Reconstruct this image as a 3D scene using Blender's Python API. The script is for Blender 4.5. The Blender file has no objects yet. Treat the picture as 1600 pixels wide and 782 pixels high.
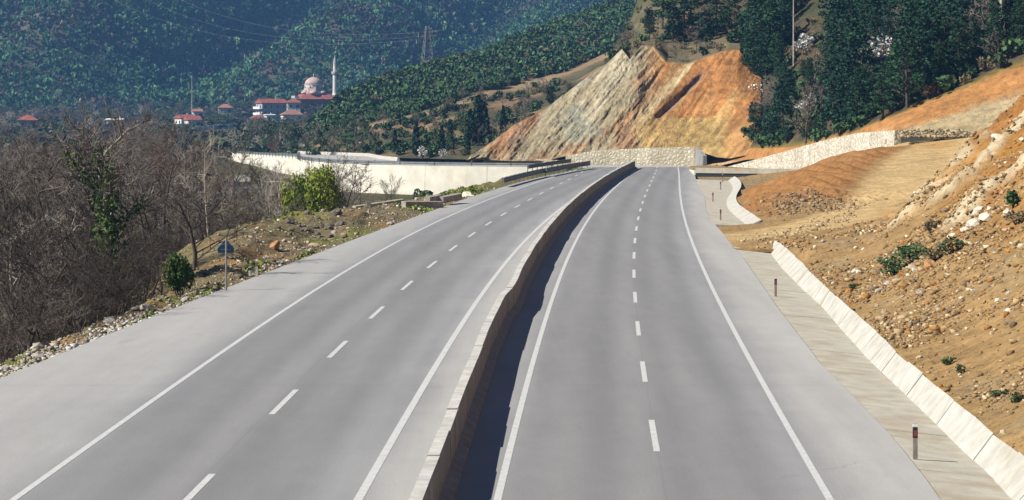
import bpy, bmesh, math, random
import numpy as np
from mathutils import Vector, Matrix
sc = bpy.context.scene
COL = sc.collection
R = math.radians
# ------------------------------------------------------------------ camera
# surveyed from the photograph: eye 8.5 m over the road, horizon 226 px above the middle of a 1600 px frame
FPX, CX, HY, EYE = 3795.0, 800.0, 165.0, 8.5
cam_d = bpy.data.cameras.new('camera')
cam = bpy.data.objects.new('camera', cam_d); COL.objects.link(cam)
cam.location = (0, 0, EYE); cam.rotation_euler = (R(90), 0, 0)
cam_d.sensor_fit = 'HORIZONTAL'; cam_d.sensor_width = 36.0
cam_d.lens = 36.0 * FPX / 1600.0
cam_d.shift_y = -226.0 / 1600.0
cam_d.clip_start = 0.5; cam_d.clip_end = 20000
sc.camera = cam
# ------------------------------------------------------------------ light
SUN_EL, SUN_AZ = R(41), R(-110)          # azimuth from +Y towards +X
w = bpy.data.worlds.new('World'); sc.world = w; w.use_nodes = True
nt = w.node_tree; bg = nt.nodes['Background']
sky = nt.nodes.new('ShaderNodeTexSky'); sky.sky_type = 'NISHITA'; sky.sun_disc = False
sky.sun_elevation = SUN_EL; sky.sun_rotation = SUN_AZ
sky.air_density = 0.75; sky.dust_density = 0.1; sky.ozone_density = 5.0
nt.links.new(sky.outputs[0], bg.inputs[0]); bg.inputs[1].default_value = 0.05
sd = bpy.data.lights.new('sun', 'SUN'); sd.energy = 5.0; sd.angle = R(0.5); sd.color = (1.0, 0.95, 0.87)
so = bpy.data.objects.new('sun', sd); COL.objects.link(so)
sdir = Vector((math.sin(SUN_AZ) * math.cos(SUN_EL), math.cos(SUN_AZ) * math.cos(SUN_EL), math.sin(SUN_EL)))
so.rotation_euler = (-sdir).to_track_quat('-Z', 'Y').to_euler(); so.location = sdir * 300
sc.view_settings.view_transform = 'Standard'; sc.view_settings.look = 'None'
sc.view_settings.exposure = 0.72; sc.view_settings.gamma = 1.0
sc.cycles.max_bounces = 5; sc.cycles.diffuse_bounces = 2; sc.cycles.volume_bounces = 0
sc.cycles.use_denoising = True
# ------------------------------------------------------------------ helpers
rng = np.random.default_rng(7)
rnd = random.Random(11)
def P(px, py, Y):  return np.array(((px - CX) / FPX * Y, Y, EYE - (py - HY) / FPX * Y))
def G(px, py, z=0.0):
    Y = FPX * (EYE - z) / (py - HY); return np.array(((px - CX) / FPX * Y, Y, z))
def ss(a, b, x):
    t = np.clip((x - a) / (b - a), 0, 1); return t * t * (3 - 2 * t)
def _hash(i, j, s):
    n = (i * 374761393 + j * 668265263 + s * 974634777) & 0xFFFFFFFF
    n = ((n ^ (n >> 13)) * 1274126177) & 0xFFFFFFFF
    return ((n ^ (n >> 16)) & 0xFFFF) / 65535.0
def vnoise(x, y, s=0):
    x = np.asarray(x, float); y = np.asarray(y, float)
    i = np.floor(x).astype(np.int64); j = np.floor(y).astype(np.int64)
    fx = x - i; fy = y - j; fx = fx * fx * (3 - 2 * fx); fy = fy * fy * (3 - 2 * fy)
    a, b, c, d = _hash(i, j, s), _hash(i + 1, j, s), _hash(i, j + 1, s), _hash(i + 1, j + 1, s)
    return (a * (1 - fx) + b * fx) * (1 - fy) + (c * (1 - fx) + d * fx) * fy
def fbm(x, y, s=0, o=4):
    t, a, f = 0, 0.5, 1.0
    for k in range(o):
        t = t + a * (vnoise(np.asarray(x) * f, np.asarray(y) * f, s + k) - 0.5) * 2; a *= .5; f *= 2.03
    return t
def props(o, label=None, cat=None, group=None, kind=None):
    if label: o['label'] = label
    if cat: o['category'] = cat
    if group: o['group'] = group
    if kind: o['kind'] = kind
    return o
def link(o, parent=None):
    COL.objects.link(o)
    if parent is not None: o.parent = parent
    return o
def np_mesh(name, V, Fq, mat=None, smooth=False, col=None):
    """mesh from numpy arrays: V (n,3), Fq (m,3|4)"""
    V = np.asarray(V, np.float32); Fq = np.asarray(Fq, np.int32)
    me = bpy.data.meshes.new(name); m, k = Fq.shape
    me.vertices.add(len(V)); me.vertices.foreach_set('co', V.ravel())
    me.loops.add(m * k); me.loops.foreach_set('vertex_index', Fq.ravel())
    me.polygons.add(m); me.polygons.foreach_set('loop_start', np.arange(0, m * k, k, dtype=np.int32))
    if smooth: me.polygons.foreach_set('use_smooth', np.ones(m, bool))
    if col is not None:
        a = me.color_attributes.new('soil', 'FLOAT_COLOR', 'POINT')
        c = np.ones((len(V), 4), np.float32); c[:, :3] = col
        a.data.foreach_set('color', c.ravel())
    me.update(calc_edges=True)
    if mat: me.materials.append(mat)
    return me
def py_mesh(name, verts, faces, mat=None, smooth=False):
    me = bpy.data.meshes.new(name); me.from_pydata([tuple(v) for v in verts], [], faces)
    if smooth: me.polygons.foreach_set('use_smooth', [True] * len(me.polygons))
    me.update()
    if mat: me.materials.append(mat)
    return me
def obj(name, me, parent=None, loc=None, **k):
    o = bpy.data.objects.new(name, me); link(o, parent)
    if loc is not None: o.location = loc
    return props(o, **k)
def empty(name, loc=(0, 0, 0), rz=0, **k):
    o = bpy.data.objects.new(name, None); link(o); o.location = loc; o.rotation_euler = (0, 0, rz)
    o.empty_display_size = .1
    return props(o, **k)
class MB:
    """collects simple solids into one mesh"""
    def __init__(s): s.v = []; s.f = []
    def add(s, v, f):
        b = len(s.v); s.v += [tuple(p) for p in v]; s.f += [tuple(i + b for i in q) for q in f]; return s
    def box(s, x0, x1, y0, y1, z0, z1):
        return s.add([(x0,y0,z0),(x1,y0,z0),(x1,y1,z0),(x0,y1,z0),(x0,y0,z1),(x1,y0,z1),(x1,y1,z1),(x0,y1,z1)],
                     [(3,2,1,0),(4,5,6,7),(0,1,5,4),(1,2,6,5),(2,3,7,6),(3,0,4,7)])
    def tube(s, p0, p1, r0, r1=None, n=8, cap=True):
        r1 = r0 if r1 is None else r1
        p0, p1 = Vector(p0), Vector(p1); d = (p1 - p0).normalized()
        a = d.orthogonal().normalized(); b = d.cross(a)
        v = [p + (a * math.cos(t) + b * math.sin(t)) * r for p, r in ((p0, r0), (p1, r1)) for t in [2 * math.pi * i / n for i in range(n)]]
        f = [(i, (i + 1) % n, n + (i + 1) % n, n + i) for i in range(n)]
        if cap: f += [tuple(range(n - 1, -1, -1)), tuple(range(n, 2 * n))]
        return s.add(v, f)
    def lathe(s, prof, n=16, c=(0, 0)):
        v = [(c[0] + r * math.cos(2*math.pi*i/n), c[1] + r * math.sin(2*math.pi*i/n), z) for r, z in prof for i in range(n)]
        f = [(k*n+i, k*n+(i+1) % n, (k+1)*n+(i+1) % n, (k+1)*n+i) for k in range(len(prof)-1) for i in range(n)]
        f += [tuple(range(n-1, -1, -1)), tuple(range((len(prof)-1)*n, len(prof)*n))]
        return s.add(v, f)
    def mesh(s, name, mat, smooth=False): return py_mesh(name, s.v, s.f, mat, smooth)
    def obj(s, name, mat, parent=None, smooth=False, loc=None, **k): return obj(name, s.mesh(name, mat, smooth), parent, loc, **k)
def sweep(path, prof, closed=True):
    """solid swept along a world path (n,3) with a profile of (right, up) offsets"""
    path = np.asarray(path, float); n = len(path); m = len(prof)
    t = np.gradient(path[:, :2], axis=0); t /= np.linalg.norm(t, axis=1)[:, None]
    right = np.stack([t[:, 1], -t[:, 0]], 1)
    V = [(path[i,0] + right[i,0]*a, path[i,1] + right[i,1]*a, path[i,2] + b) for i in range(n) for a, b in prof]
    Fc = [(i*m+j, i*m+(j+1) % m, (i+1)*m+(j+1) % m, (i+1)*m+j) for i in range(n-1) for j in range(m if closed else m-1)]
    if closed: Fc += [tuple(range(m-1, -1, -1)), tuple(range((n-1)*m, n*m))]
    return V, Fc
def resample(pts, n):
    pts = np.asarray(pts, float); d = np.r_[0, np.cumsum(np.linalg.norm(np.diff(pts, axis=0), axis=1))]
    t = np.linspace(0, d[-1], n); return np.stack([np.interp(t, d, pts[:, k]) for k in range(pts.shape[1])], 1)
def grid_faces(r, c):
    i = np.arange(r - 1)[:, None] * c + np.arange(c - 1)[None, :]
    return np.stack([i, i + 1, i + c + 1, i + c], -1).reshape(-1, 4)
# ------------------------------------------------------------------ materials
class NT:
    def __init__(s, name):
        s.m = bpy.data.materials.new(name); s.m.use_nodes = True; s.t = s.m.node_tree; s.N = s.t.nodes
        s.b = s.N['Principled BSDF']
    def n(s, t, **k):
        x = s.N.new('ShaderNode' + t)
        for a, v in k.items(): setattr(x, a, v)
        return x
    def l(s, a, b): s.t.links.new(a, b)
    def coord(s, kind='Object'):
        return s.n('TexCoord').outputs[kind]
    def pos(s): return s.n('NewGeometry').outputs['Position']
    def noise(s, vec, scale, detail=4, rough=.55, stretch=None):
        if stretch:
            mp = s.n('Mapping'); mp.inputs['Scale'].default_value = stretch; s.l(vec, mp.inputs[0]); vec = mp.outputs[0]
        x = s.n('TexNoise'); x.inputs['Scale'].default_value = scale; x.inputs['Detail'].default_value = detail
        x.inputs['Roughness'].default_value = rough; s.l(vec, x.inputs['Vector']); return x.outputs['Fac']
    def ramp(s, fac, stops):
        x = s.n('ValToRGB'); e = x.color_ramp.elements
        while len(e) < len(stops): e.new(.5)
        for q, (p, c) in zip(e, stops):
            q.position = p; q.color = (*c, 1) if len(c) == 3 else c
        s.l(fac, x.inputs[0]); return x.outputs[0]
    def mix(s, fac, a, b, mode='MIX'):
        x = s.n('Mix', data_type='RGBA', blend_type=mode)
        for i, v in ((0, fac), (6, a), (7, b)):
            if hasattr(v, 'is_linked'): s.l(v, x.inputs[i])
            elif i == 0: x.inputs[0].default_value = v
            else: x.inputs[i].default_value = (*v, 1)
        return x.outputs[2]
    def math(s, op, a, b=None):
        x = s.n('Math', operation=op)
        for i, v in ((0, a), (1, b)):
            if v is None: continue
            if hasattr(v, 'is_linked'): s.l(v, x.inputs[i])
            else: x.inputs[i].default_value = v
        return x.outputs[0]
    def bump(s, h, strength=.3, dist=.1):
        x = s.n('Bump'); x.inputs['Strength'].default_value = strength; x.inputs['Distance'].default_value = dist
        s.l(h, x.inputs['Height']); s.l(x.outputs[0], s.b.inputs['Normal'])
    def done(s, col, rough=.9, spec=.2, metal=0):
        if hasattr(col, 'is_linked'): s.l(col, s.b.inputs['Base Color'])
        else: s.b.inputs['Base Color'].default_value = (*col, 1)
        s.b.inputs['Roughness'].default_value = rough; s.b.inputs['Specular IOR Level'].default_value = spec
        s.b.inputs['Metallic'].default_value = metal
        return s.m
def m_plain(name, c, var=.25, scale=2.0, rough=.85, bump=0, spec=.2, metal=0, dirt=None):
    k = NT(name); p = k.pos(); f = k.noise(p, scale, 5)
    lo = tuple(x * (1 - var) for x in c); hi = tuple(min(1, x * (1 + var)) for x in c)
    col = k.ramp(f, [(.3, lo), (.7, hi)])
    if dirt:
        f2 = k.noise(p, scale * .35, 6, .65); col = k.mix(k.ramp(f2, [(.5, (0,0,0)), (.72, (1,1,1))]), col, dirt)
    if bump: k.bump(k.noise(p, scale * 6, 4), bump, .03)
    return k.done(col, rough, spec, metal)
def m_soil(name, bumpd=.12, fine=3.0, rough=.95):
    """ground whose soil kind comes from the mesh ('soil' attribute), with grain and clods on top"""
    k = NT(name); p = k.pos(); a = k.n('Attribute'); a.attribute_name = 'soil'
    f1 = k.noise(p, fine, 6, .7); f2 = k.noise(p, fine * .22, 5, .6); f3 = k.noise(p, fine * 5, 3, .6)
    col = k.mix(1.0, a.outputs['Color'], k.ramp(f1, [(.28, (.52,.52,.54)), (.5, (1,1,1)), (.75, (1.35,1.33,1.28))]), 'MULTIPLY')
    col = k.mix(1.0, col, k.ramp(f2, [(.3, (.75,.74,.72)), (.7, (1.18,1.15,1.1))]), 'MULTIPLY')
    k.bump(k.math('ADD', f1, k.math('MULTIPLY', f3, .5)), .9, bumpd)
    return k.done(col, rough, .1)
def m_leaf(name, dark, light, rough=.75, trans=0.15, attr=False):
    """foliage: varies per leaf clump and per plant"""
    k = NT(name)
    isl = k.n('NewGeometry').outputs['Random Per Island']
    if attr:
        a = k.n('Attribute'); a.attribute_name = 'soil'; base = a.outputs['Color']
        col = k.mix(1.0, base, k.ramp(isl, [(0, (.6,.6,.6)), (1, (1.4,1.4,1.4))]), 'MULTIPLY')
    else:
        oi = k.n('ObjectInfo').outputs['Random']
        col = k.mix(isl, dark, light)
        col = k.mix(1.0, col, k.ramp(oi, [(0, (.7,.75,.75)), (1, (1.3,1.22,1.15))]), 'MULTIPLY')
    m = k.done(col, rough, .15)
    return m
def m_asphalt(name):
    k = NT(name); p = k.pos(); uv = k.n('UVMap').outputs[0]
    sp = k.n('SeparateXYZ'); k.l(uv, sp.inputs[0]); u = sp.outputs[0]
    # u: metres from the carriageway's left edge line / 7.2 ; dust lies outside the lanes, tyres polish the lanes
    uc = k.math('ADD', u, k.math('MULTIPLY', k.math('SUBTRACT', k.noise(p, .12, 3), .5), .10))
    lane = k.ramp(uc, [(0.0, (.335,.328,.312)), (.18, (.305,.300,.288)), (.245, (.235,.234,.234)), (.34, (.190,.188,.186)), (.50, (.204,.202,.199)),
                       (.60, (.188,.186,.184)), (.745, (.236,.235,.234)), (.82, (.330,.322,.305)), (1.0, (.380,.370,.345))])
    f = k.noise(p, .42, 6, .65, (1.0, .045, 1)); g = k.noise(p, 26, 2, .6); h = k.noise(p, 1.1, 6, .72, (1.0, .35, 1))
    trk = k.math('SINE', k.math('MULTIPLY', k.math('SUBTRACT', u, .25), 2 * math.pi / .125)); inl = k.ramp(u, [(.22, (0,0,0)), (.27, (1,1,1)), (.73, (1,1,1)), (.78, (0,0,0))])
    st = k.ramp(k.noise(p, .9, 3, .5, (1.0, .25, 1)), [(.68, (0,0,0)), (.80, (1,1,1))])
    col = k.mix(1.0, lane, k.ramp(f, [(.3, (.89,.89,.895)), (.7, (1.09,1.09,1.085))]), 'MULTIPLY')
    col = k.mix(1.0, col, k.ramp(h, [(.3, (.95,.95,.95)), (.7, (1.05,1.05,1.045))]), 'MULTIPLY')
    col = k.mix(1.0, col, k.ramp(g, [(.3, (.82,.82,.82)), (.7, (1.16,1.16,1.16))]), 'MULTIPLY')
    col = k.mix(1.0, col, k.ramp(k.math('MULTIPLY_ADD' if False else 'ADD', k.math('MULTIPLY', k.math('MULTIPLY', trk, inl), .5), .5), [(0, (1.05,1.05,1.05)), (1, (.90,.90,.905))]), 'MULTIPLY')
    col = k.mix(k.math('MULTIPLY', st, .22), col, (.115,.115,.117))
    v = sp.outputs[1]; wob = k.math('MULTIPLY', k.noise(p, .8, 3), .02)
    seam = k.math('LESS_THAN', k.math('FRACT', k.math('ADD', k.math('MULTIPLY', v, .27), wob)), .0035)           # paving joints across
    seam2 = k.math('LESS_THAN', k.math('ABSOLUTE', k.math('SUBTRACT', k.math('ADD', u, k.math('MULTIPLY', wob, .2)), .505)), .0018)
    col = k.mix(k.math('MULTIPLY', k.math('MAXIMUM', seam, seam2), .15), col, (.10,.10,.10))
    cr = k.n('TexVoronoi', feature='DISTANCE_TO_EDGE'); cr.inputs['Scale'].default_value = .16; mpc = k.n('Mapping'); mpc.inputs['Scale'].default_value = (1, .5, 1)
    nz = k.n('TexNoise'); nz.inputs['Scale'].default_value = .8; nz.inputs['Detail'].default_value = 4; k.l(p, nz.inputs['Vector']); addv = k.n('VectorMath', operation='ADD'); k.l(p, addv.inputs[0]); k.l(nz.outputs['Color'], addv.inputs[1]); k.l(addv.outputs[0], mpc.inputs[0]); k.l(mpc.outputs[0], cr.inputs['Vector'])
    crk = k.math('MULTIPLY', k.math('LESS_THAN', cr.outputs['Distance'], .0035), k.ramp(k.noise(p, .10, 2), [(.52, (0,0,0)), (.60, (1,1,1))])); col = k.mix(k.math('MULTIPLY', crk, .14), col, (.09,.09,.09))
    k.bump(g, .35, .01)
    return k.done(col, .85, .25)
M = {}
M['asphalt'] = m_asphalt('asphalt')
def m_paint(name):
    k = NT(name); p = k.pos(); f = k.noise(p, 5, 8, .8)
    return k.done(k.ramp(f, [(.30, (.24,.24,.235)), (.44, (.43,.43,.415)), (.7, (.55,.55,.53))]), .7, .2)
M['paint'] = m_paint('road_paint')
M['soil'] = m_soil('soil'); M['soil_far'] = m_soil('soil_far', .6, .35)
M['soil_cut'] = m_soil('soil_cut', .5, .9)
M['concrete_white'] = m_plain('pale_concrete', (.40,.385,.34), .16, 1.8, bump=.5, dirt=(.31,.27,.20))
M['concrete_beige'] = m_plain('beige_concrete', (.40,.37,.30), .16, 1.2, bump=.5, dirt=(.33,.27,.18))
def m_barrier():
    k = NT('barrier_concrete'); p = k.pos(); f = k.noise(p, 1.6, 6, .7, (1, 1, .35)); g = k.noise(p, 14, 4, .7)
    col = k.ramp(f, [(.3, (.165,.155,.14)), (.5, (.25,.238,.22)), (.72, (.34,.325,.30))])
    col = k.mix(1.0, col, k.ramp(g, [(.3, (.8,.8,.8)), (.6, (1.08,1.08,1.08))]), 'MULTIPLY'); k.bump(g, .4, .02)
    return k.done(col, .9, .15)
M['barrier'] = m_barrier()  # base colour darkened to carry the shade of the barrier's side faces
M['barrier_top'] = m_plain('barrier_sunlit_top', (.46,.445,.41), .18, 2.5, bump=.4, dirt=(.33,.30,.25)); M['barrier_toe'] = m_plain('barrier_toe_grey', (.20,.195,.19), .2, 2.5, bump=.3)  # top lightened as if sunlit; toe simply greyer and darker
def m_stonewall(name, a, b, j, sc_=1.3):
    k = NT(name); p = k.pos(); v = k.n('TexVoronoi'); v.inputs['Scale'].default_value = sc_; k.l(p, v.inputs['Vector'])
    d = k.n('TexVoronoi', feature='DISTANCE_TO_EDGE'); d.inputs['Scale'].default_value = sc_; k.l(p, d.inputs['Vector'])
    c = k.mix(v.outputs['Color'], a, b); f = k.noise(p, .5, 6, .7, (1, 1, .3))
    c = k.mix(1.0, c, k.ramp(f, [(.3, (.72,.70,.66)), (.65, (1.1,1.1,1.1))]), 'MULTIPLY')
    c = k.mix(k.ramp(d.outputs['Distance'], [(.02, (1,1,1)), (.09, (0,0,0))]), c, j)
    k.bump(d.outputs['Distance'], .8, .15); return k.done(c, .9, .1)
M['stone_wall'] = m_stonewall('stone_wall', (.72,.66,.50), (.54,.47,.34), (.40,.35,.25), 2.0)
M['stone_white'] = m_stonewall('white_stone_wall', (.66,.62,.53), (.46,.42,.33), (.25,.22,.16), 1.9)
M['white_wall'] = m_plain('whitewashed_concrete', (.60,.57,.48), .12, .5, dirt=(.47,.42,.32))
M['steel'] = m_plain('galvanised_steel', (.12,.13,.13), .3, 1.5, rough=.6, spec=.4)
M['post'] = m_plain('post_grey', (.22,.19,.16), .2, 6)
M['pole'] = m_plain('pole_grey', (.20,.20,.20), .15, 4, rough=.6)
M['black'] = m_plain('black_plastic_and_shade', (.03,.03,.03), .2, 5)  # also colours the shadow strip under the parapet beam
M['red'] = m_plain('red_reflector', (.22,.03,.03), .2, 9, rough=.3, spec=.5)
M['white_paint'] = m_plain('white_reflector', (.62,.62,.6), .1, 5)
M['sign_shade_blue'] = m_plain('sign_shade_blue', (.035,.105,.20), .25, 3, rough=.55)  # plate's grey back given the blue tint of skylit shade
M['bark'] = m_plain('grey_bark', (.075,.060,.048), .4, 5)
M['twig'] = m_plain('grey_twig', (.155,.130,.107), .35, 1.2)
M['twig_dark'] = m_plain('brown_twig', (.055,.041,.032), .4, 1.2)
M['twig_red'] = m_plain('reddish_twig', (.125,.080,.050), .35, 1.0)
M['twig_pale'] = m_plain('pale_twig', (.34,.30,.25), .3, 2)
M['pine'] = m_leaf('pine_needles', (.011,.036,.018), (.030,.080,.032))
M['pine2'] = m_leaf('blue_pine_needles', (.009,.031,.020), (.023,.065,.035))
M['scrub'] = m_leaf('scrub_leaves', (.035,.060,.030), (.085,.105,.045))
M['maquis'] = m_leaf('maquis_leaves', (.030,.066,.026), (.075,.130,.048))
M['bright'] = m_leaf('fresh_leaves', (.14,.18,.014), (.32,.36,.045))
M['ivy'] = m_leaf('ivy_leaves', (.028,.066,.014), (.11,.165,.036))
M['cypress'] = m_leaf('cypress_leaves', (.010,.028,.020), (.024,.055,.030))
M['blossom'] = m_leaf('white_blossom', (.42,.40,.38), (.70,.68,.66))
M['dry'] = m_leaf('dry_scrub', (.11,.085,.05), (.23,.185,.11))
M['stuffleaf'] = m_leaf('mixed_foliage', None, None, attr=True)
def m_rock(name, lo, hi):
    k = NT(name); p = k.pos(); oi = k.n('NewGeometry').outputs['Random Per Island']; f = k.noise(p, 4, 5, .7)
    c = k.mix(oi, lo, hi); c = k.mix(1.0, c, k.ramp(f, [(.3, (.7,.7,.7)), (.7, (1.2,1.2,1.2))]), 'MULTIPLY')
    k.bump(f, .6, .05); return k.done(c, .92, .1)
M['rock_tan'] = m_rock('tan_stone', (.20,.135,.07), (.42,.32,.20))
M['rock_pale'] = m_rock('pale_stone', (.40,.34,.24), (.60,.54,.43))
M['rock_grey'] = m_rock('grey_stone', (.15,.135,.11), (.34,.31,.27))
M['rock_rust'] = m_rock('rusty_stone', (.25,.12,.045), (.36,.20,.09))
M['plaster'] = m_plain('white_plaster', (.62,.60,.56), .08, .6)
M['plaster_pink'] = m_plain('pink_plaster', (.42,.26,.22), .1, .6)
M['plaster_grey'] = m_plain('grey_plaster', (.33,.33,.34), .1, .6)
M['roof_red'] = m_plain('red_roof_tiles', (.26,.085,.060), .35, .9)
M['roof_brown'] = m_plain('brown_roof_tiles', (.26,.13,.09), .3, .9)
M['lead'] = m_plain('dome_cladding', (.40,.30,.26), .2, .7)
M['rock_dark'] = m_rock('dark_stone', (.045,.040,.032), (.14,.12,.092))
M['glass'] = m_plain('window_dark', (.03,.035,.045), .2, 1, rough=.25, spec=.5)
M['shingle'] = m_plain('pale_stone_trim', (.55,.50,.44), .15, .6)
M['grass'] = m_leaf('grass_blades', (.06,.10,.015), (.20,.25,.05))
M['debris'] = m_plain('broken_concrete', (.30,.27,.22), .3, 3, bump=.6)

# ------------------------------------------------------------------ measured lines of the road (photo pixels -> ground points)
def line(pts, deg):
    g = np.array([G(*p) for p in pts]); c = np.polyfit((g[:, 1] - 180) / 130, g[:, 0], deg)
    y0, y1 = g[:, 1].min(), g[:, 1].max()
    def f(Y):
        Y = np.asarray(Y, float); Yc = np.clip(Y, y0, y1)
        v = np.polyval(c, (Yc - 180) / 130); d = np.polyval(np.polyder(c), (Yc - 180) / 130) / 130
        return v + d * (Y - Yc)
    return f
Lleft = line([(20,782),(110,718),(240,626),(340,556),(415,500),(515,441),(607,387),(683,347),(745,318),(795,301),(833,288),(870,275),(908,263)], 4)
Lright = line([(559,782),(627,661),(685,569),(722,506),(762,449),(799,399),(847,350),(883,322),(919,296),(939,283),(962,266)], 4)
Rleft = line([(778,782),(791,723),(809,661),(820,604),(847,519),(859,480),(869,450),(891,396),(914,352),(939,316),(967,288),(993,267)], 4)
Rright = line([(1298,782),(1291,771),(1242,688),(1193,600),(1144,512),(1111,445),(1090,400),(1075,362),(1067,329),(1062,296),(1060,265)], 4)
Ledge = line([(0,597),(70,561),(140,530),(230,498),(330,461),(400,432),(480,403),(560,372),(640,343),(700,320),(745,305),(785,293),(850,276),(915,264)], 4)
_re = np.array([G(*p) for p in [(1470,782),(1455,759),(1399,688),(1342,628),(1282,568),(1213,478),(1159,400),(1144,383),(1128,363),(1109,342),(1103,326),(1101,307),(1089,289),(1086,274),(1079,262)]])
_re = _re[np.argsort(_re[:, 1])]
def Redge(Y): return np.interp(Y, np.r_[30, _re[:, 1]], np.r_[_re[0, 0] - .3, _re[:, 0]])
_bf = np.array([G(*p) for p in [(710,782),(747,661),(786,538),(806,497),(820,480),(826,448),(857,391),(888,348),(926,311),(955,288),(985,268),(997,263)]])
def Bfoot(Y): return np.interp(Y, np.r_[20, _bf[:, 1]], np.r_[_bf[0, 0] - .75, _bf[:, 0]])
_bc = np.polyfit((_bf[:, 1] - 180) / 130, _bf[:, 0], 4)
_bres = _bf[:, 0] - np.polyval(_bc, (_bf[:, 1] - 180) / 130)
def _smooth(Y, y, v):
    i = np.clip(np.searchsorted(y, Y) - 1, 0, len(y) - 2); t = np.clip((Y - y[i]) / (y[i + 1] - y[i]), 0, 1); t = t * t * (3 - 2 * t)
    return v[i] * (1 - t) + v[i + 1] * t
def Bmid(Y):   # barrier centre line, gently uneven as the segments were set down, with one kink near 98 m
    Y = np.asarray(Y, float); Yc = np.clip(Y, _bf[0, 1], _bf[-1, 1])
    b = np.polyval(_bc, (Yc - 180) / 130) + (Y - Yc) * .026
    return b + .22 * _smooth(Yc, _bf[:, 1], _bres) - .43 + .06 * np.tanh((Y - 98) / 1.6) * np.exp(-((Y - 98) / 22) ** 2) + .008 * np.sin(Y * .37)

# ------------------------------------------------------------------ valley floor, reaching the horizon
def Hv(x, y):
    x = np.asarray(x, float); y = np.asarray(y, float)
    z = -4.2 + 3.0 * ss(680, 1150, y) + 6.5 * ss(1225, 1390, y)
    z = z + 8.6 * np.exp(-(((x + 102) / 48) ** 2 + ((y - 1266) / 52) ** 2))
    return z + .5 * fbm(x / 40, y / 40, 3, 3)
yy = np.r_[np.arange(-120, 500, 14), np.arange(500, 1500, 25), np.linspace(1520, 9000, 14)]
xx = np.r_[np.linspace(-5000, -560, 10), np.arange(-540, 545, 20), np.linspace(560, 5000, 10)]
X, Y = np.meshgrid(xx, yy); Z = Hv(X, Y) - .02 - ss(3, 40, X) * ss(420, 380, Y) * .8
n1 = fbm(X / 30, Y / 30, 9); gcol = np.stack([.085 + .04 * n1, .085 + .045 * n1, .035 + .01 * n1], -1).reshape(-1, 3)
gcol = np.clip(gcol, .02, 1) * np.where((Y > 520) & (Y < 1500), .62, 1).reshape(-1, 1)
obj('ground', np_mesh('ground', np.stack([X, Y, Z], -1).reshape(-1, 3), grid_faces(*X.shape), M['soil_far'], True, gcol), kind='structure')

# ------------------------------------------------------------------ carriageways
def strip(name, fl, fr, ys, n, z, mat, uref=None, **k):
    V, UV = [], []
    for y in ys:
        a, b = float(fl(y)), float(fr(y))
        for i in range(n + 1):
            x = a + (b - a) * i / n; V.append((x, y, z))
            if uref: UV.append(((x - float(uref(y))) / 7.2, y / 10))
    me = np_mesh(name, np.array(V), grid_faces(len(ys), n + 1), mat)
    if uref:
        uvl = me.uv_layers.new(name='UVMap'); li = np.zeros(len(me.loops), np.int32); me.loops.foreach_get('vertex_index', li)
        # lane ramp: 0.25 = left edge line, 0.75 = right edge line
        U = np.array(UV); U[:, 0] = .25 + U[:, 0] * .5
        uvl.data.foreach_set('uv', U[li].astype(np.float32).ravel())
    return obj(name, me, **k)
ys = np.r_[np.arange(-40, 335, 2.5), 335]
road_l = strip('road', Ledge, lambda y: Bmid(y) - .1, ys, 12, 0.0, M['asphalt'], Lleft, kind='structure')
road_r = strip('road', lambda y: Bmid(y) + .1, Redge, ys, 12, 0.0, M['asphalt'], Rleft, kind='structure')
def mark(road, f, y0, y1, wd, z=.006, step=3.0):
    n = max(2, int((y1 - y0) / step) + 1); t = np.linspace(y0, y1, n)
    c = np.stack([f(t), t, np.full(n, z)], 1); V, Fc = sweep(c, [(-wd/2, 0), (wd/2, 0)], closed=False)
    return obj('lane_marking', py_mesh('lane_marking', V, Fc, M['paint']), road)
mark(road_l, Lleft, 20, 329, .17); mark(road_l, Lright, 20, 332, .20)
mark(road_r, Rleft, 20, 330, .17); mark(road_r, Rright, 20, 333, .17)
def mid(a, b, t): return lambda y: a(y) * (1 - t) + b(y) * t
_dc = [G(*p) for p in [(1021,680),(1006,581),(998,513),(992.5,464),(991,428),(990,401),(990.5,378),(994,359),(997,345),(1000,334),(1012,296),(1026,264)]]
_dc = np.array(_dc); _dp = np.polyfit((_dc[:,1]-180)/130, _dc[:,0], 4)
Rdash = lambda y: np.polyval(_dp, (np.asarray(y, float)-180)/130)
for k in range(19): mark(road_r, Rdash, 59.63 + 15 * k, 65.6 + 15 * k, .16)
mark(road_r, Rdash, 44.6, 50.6, .16)
_lc = np.array([G(*p) for p in [(308,765),(440,632),(528,546),(592,486),(641,443),(681,409),(710,386),(738,365),(764,349),(787,337),(819,316),(905,272)]])
_lp = np.polyfit((_lc[:,1]-180)/130, _lc[:,0], 4)
Ldash = lambda y: np.polyval(_lp, (np.asarray(y, float)-180)/130)
for k in range(18): mark(road_l, Ldash, 50.6 + 15 * k + (1.2 if k else 0), 56.0 + 15 * k + (1.6 if k else 0), .17)
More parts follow.
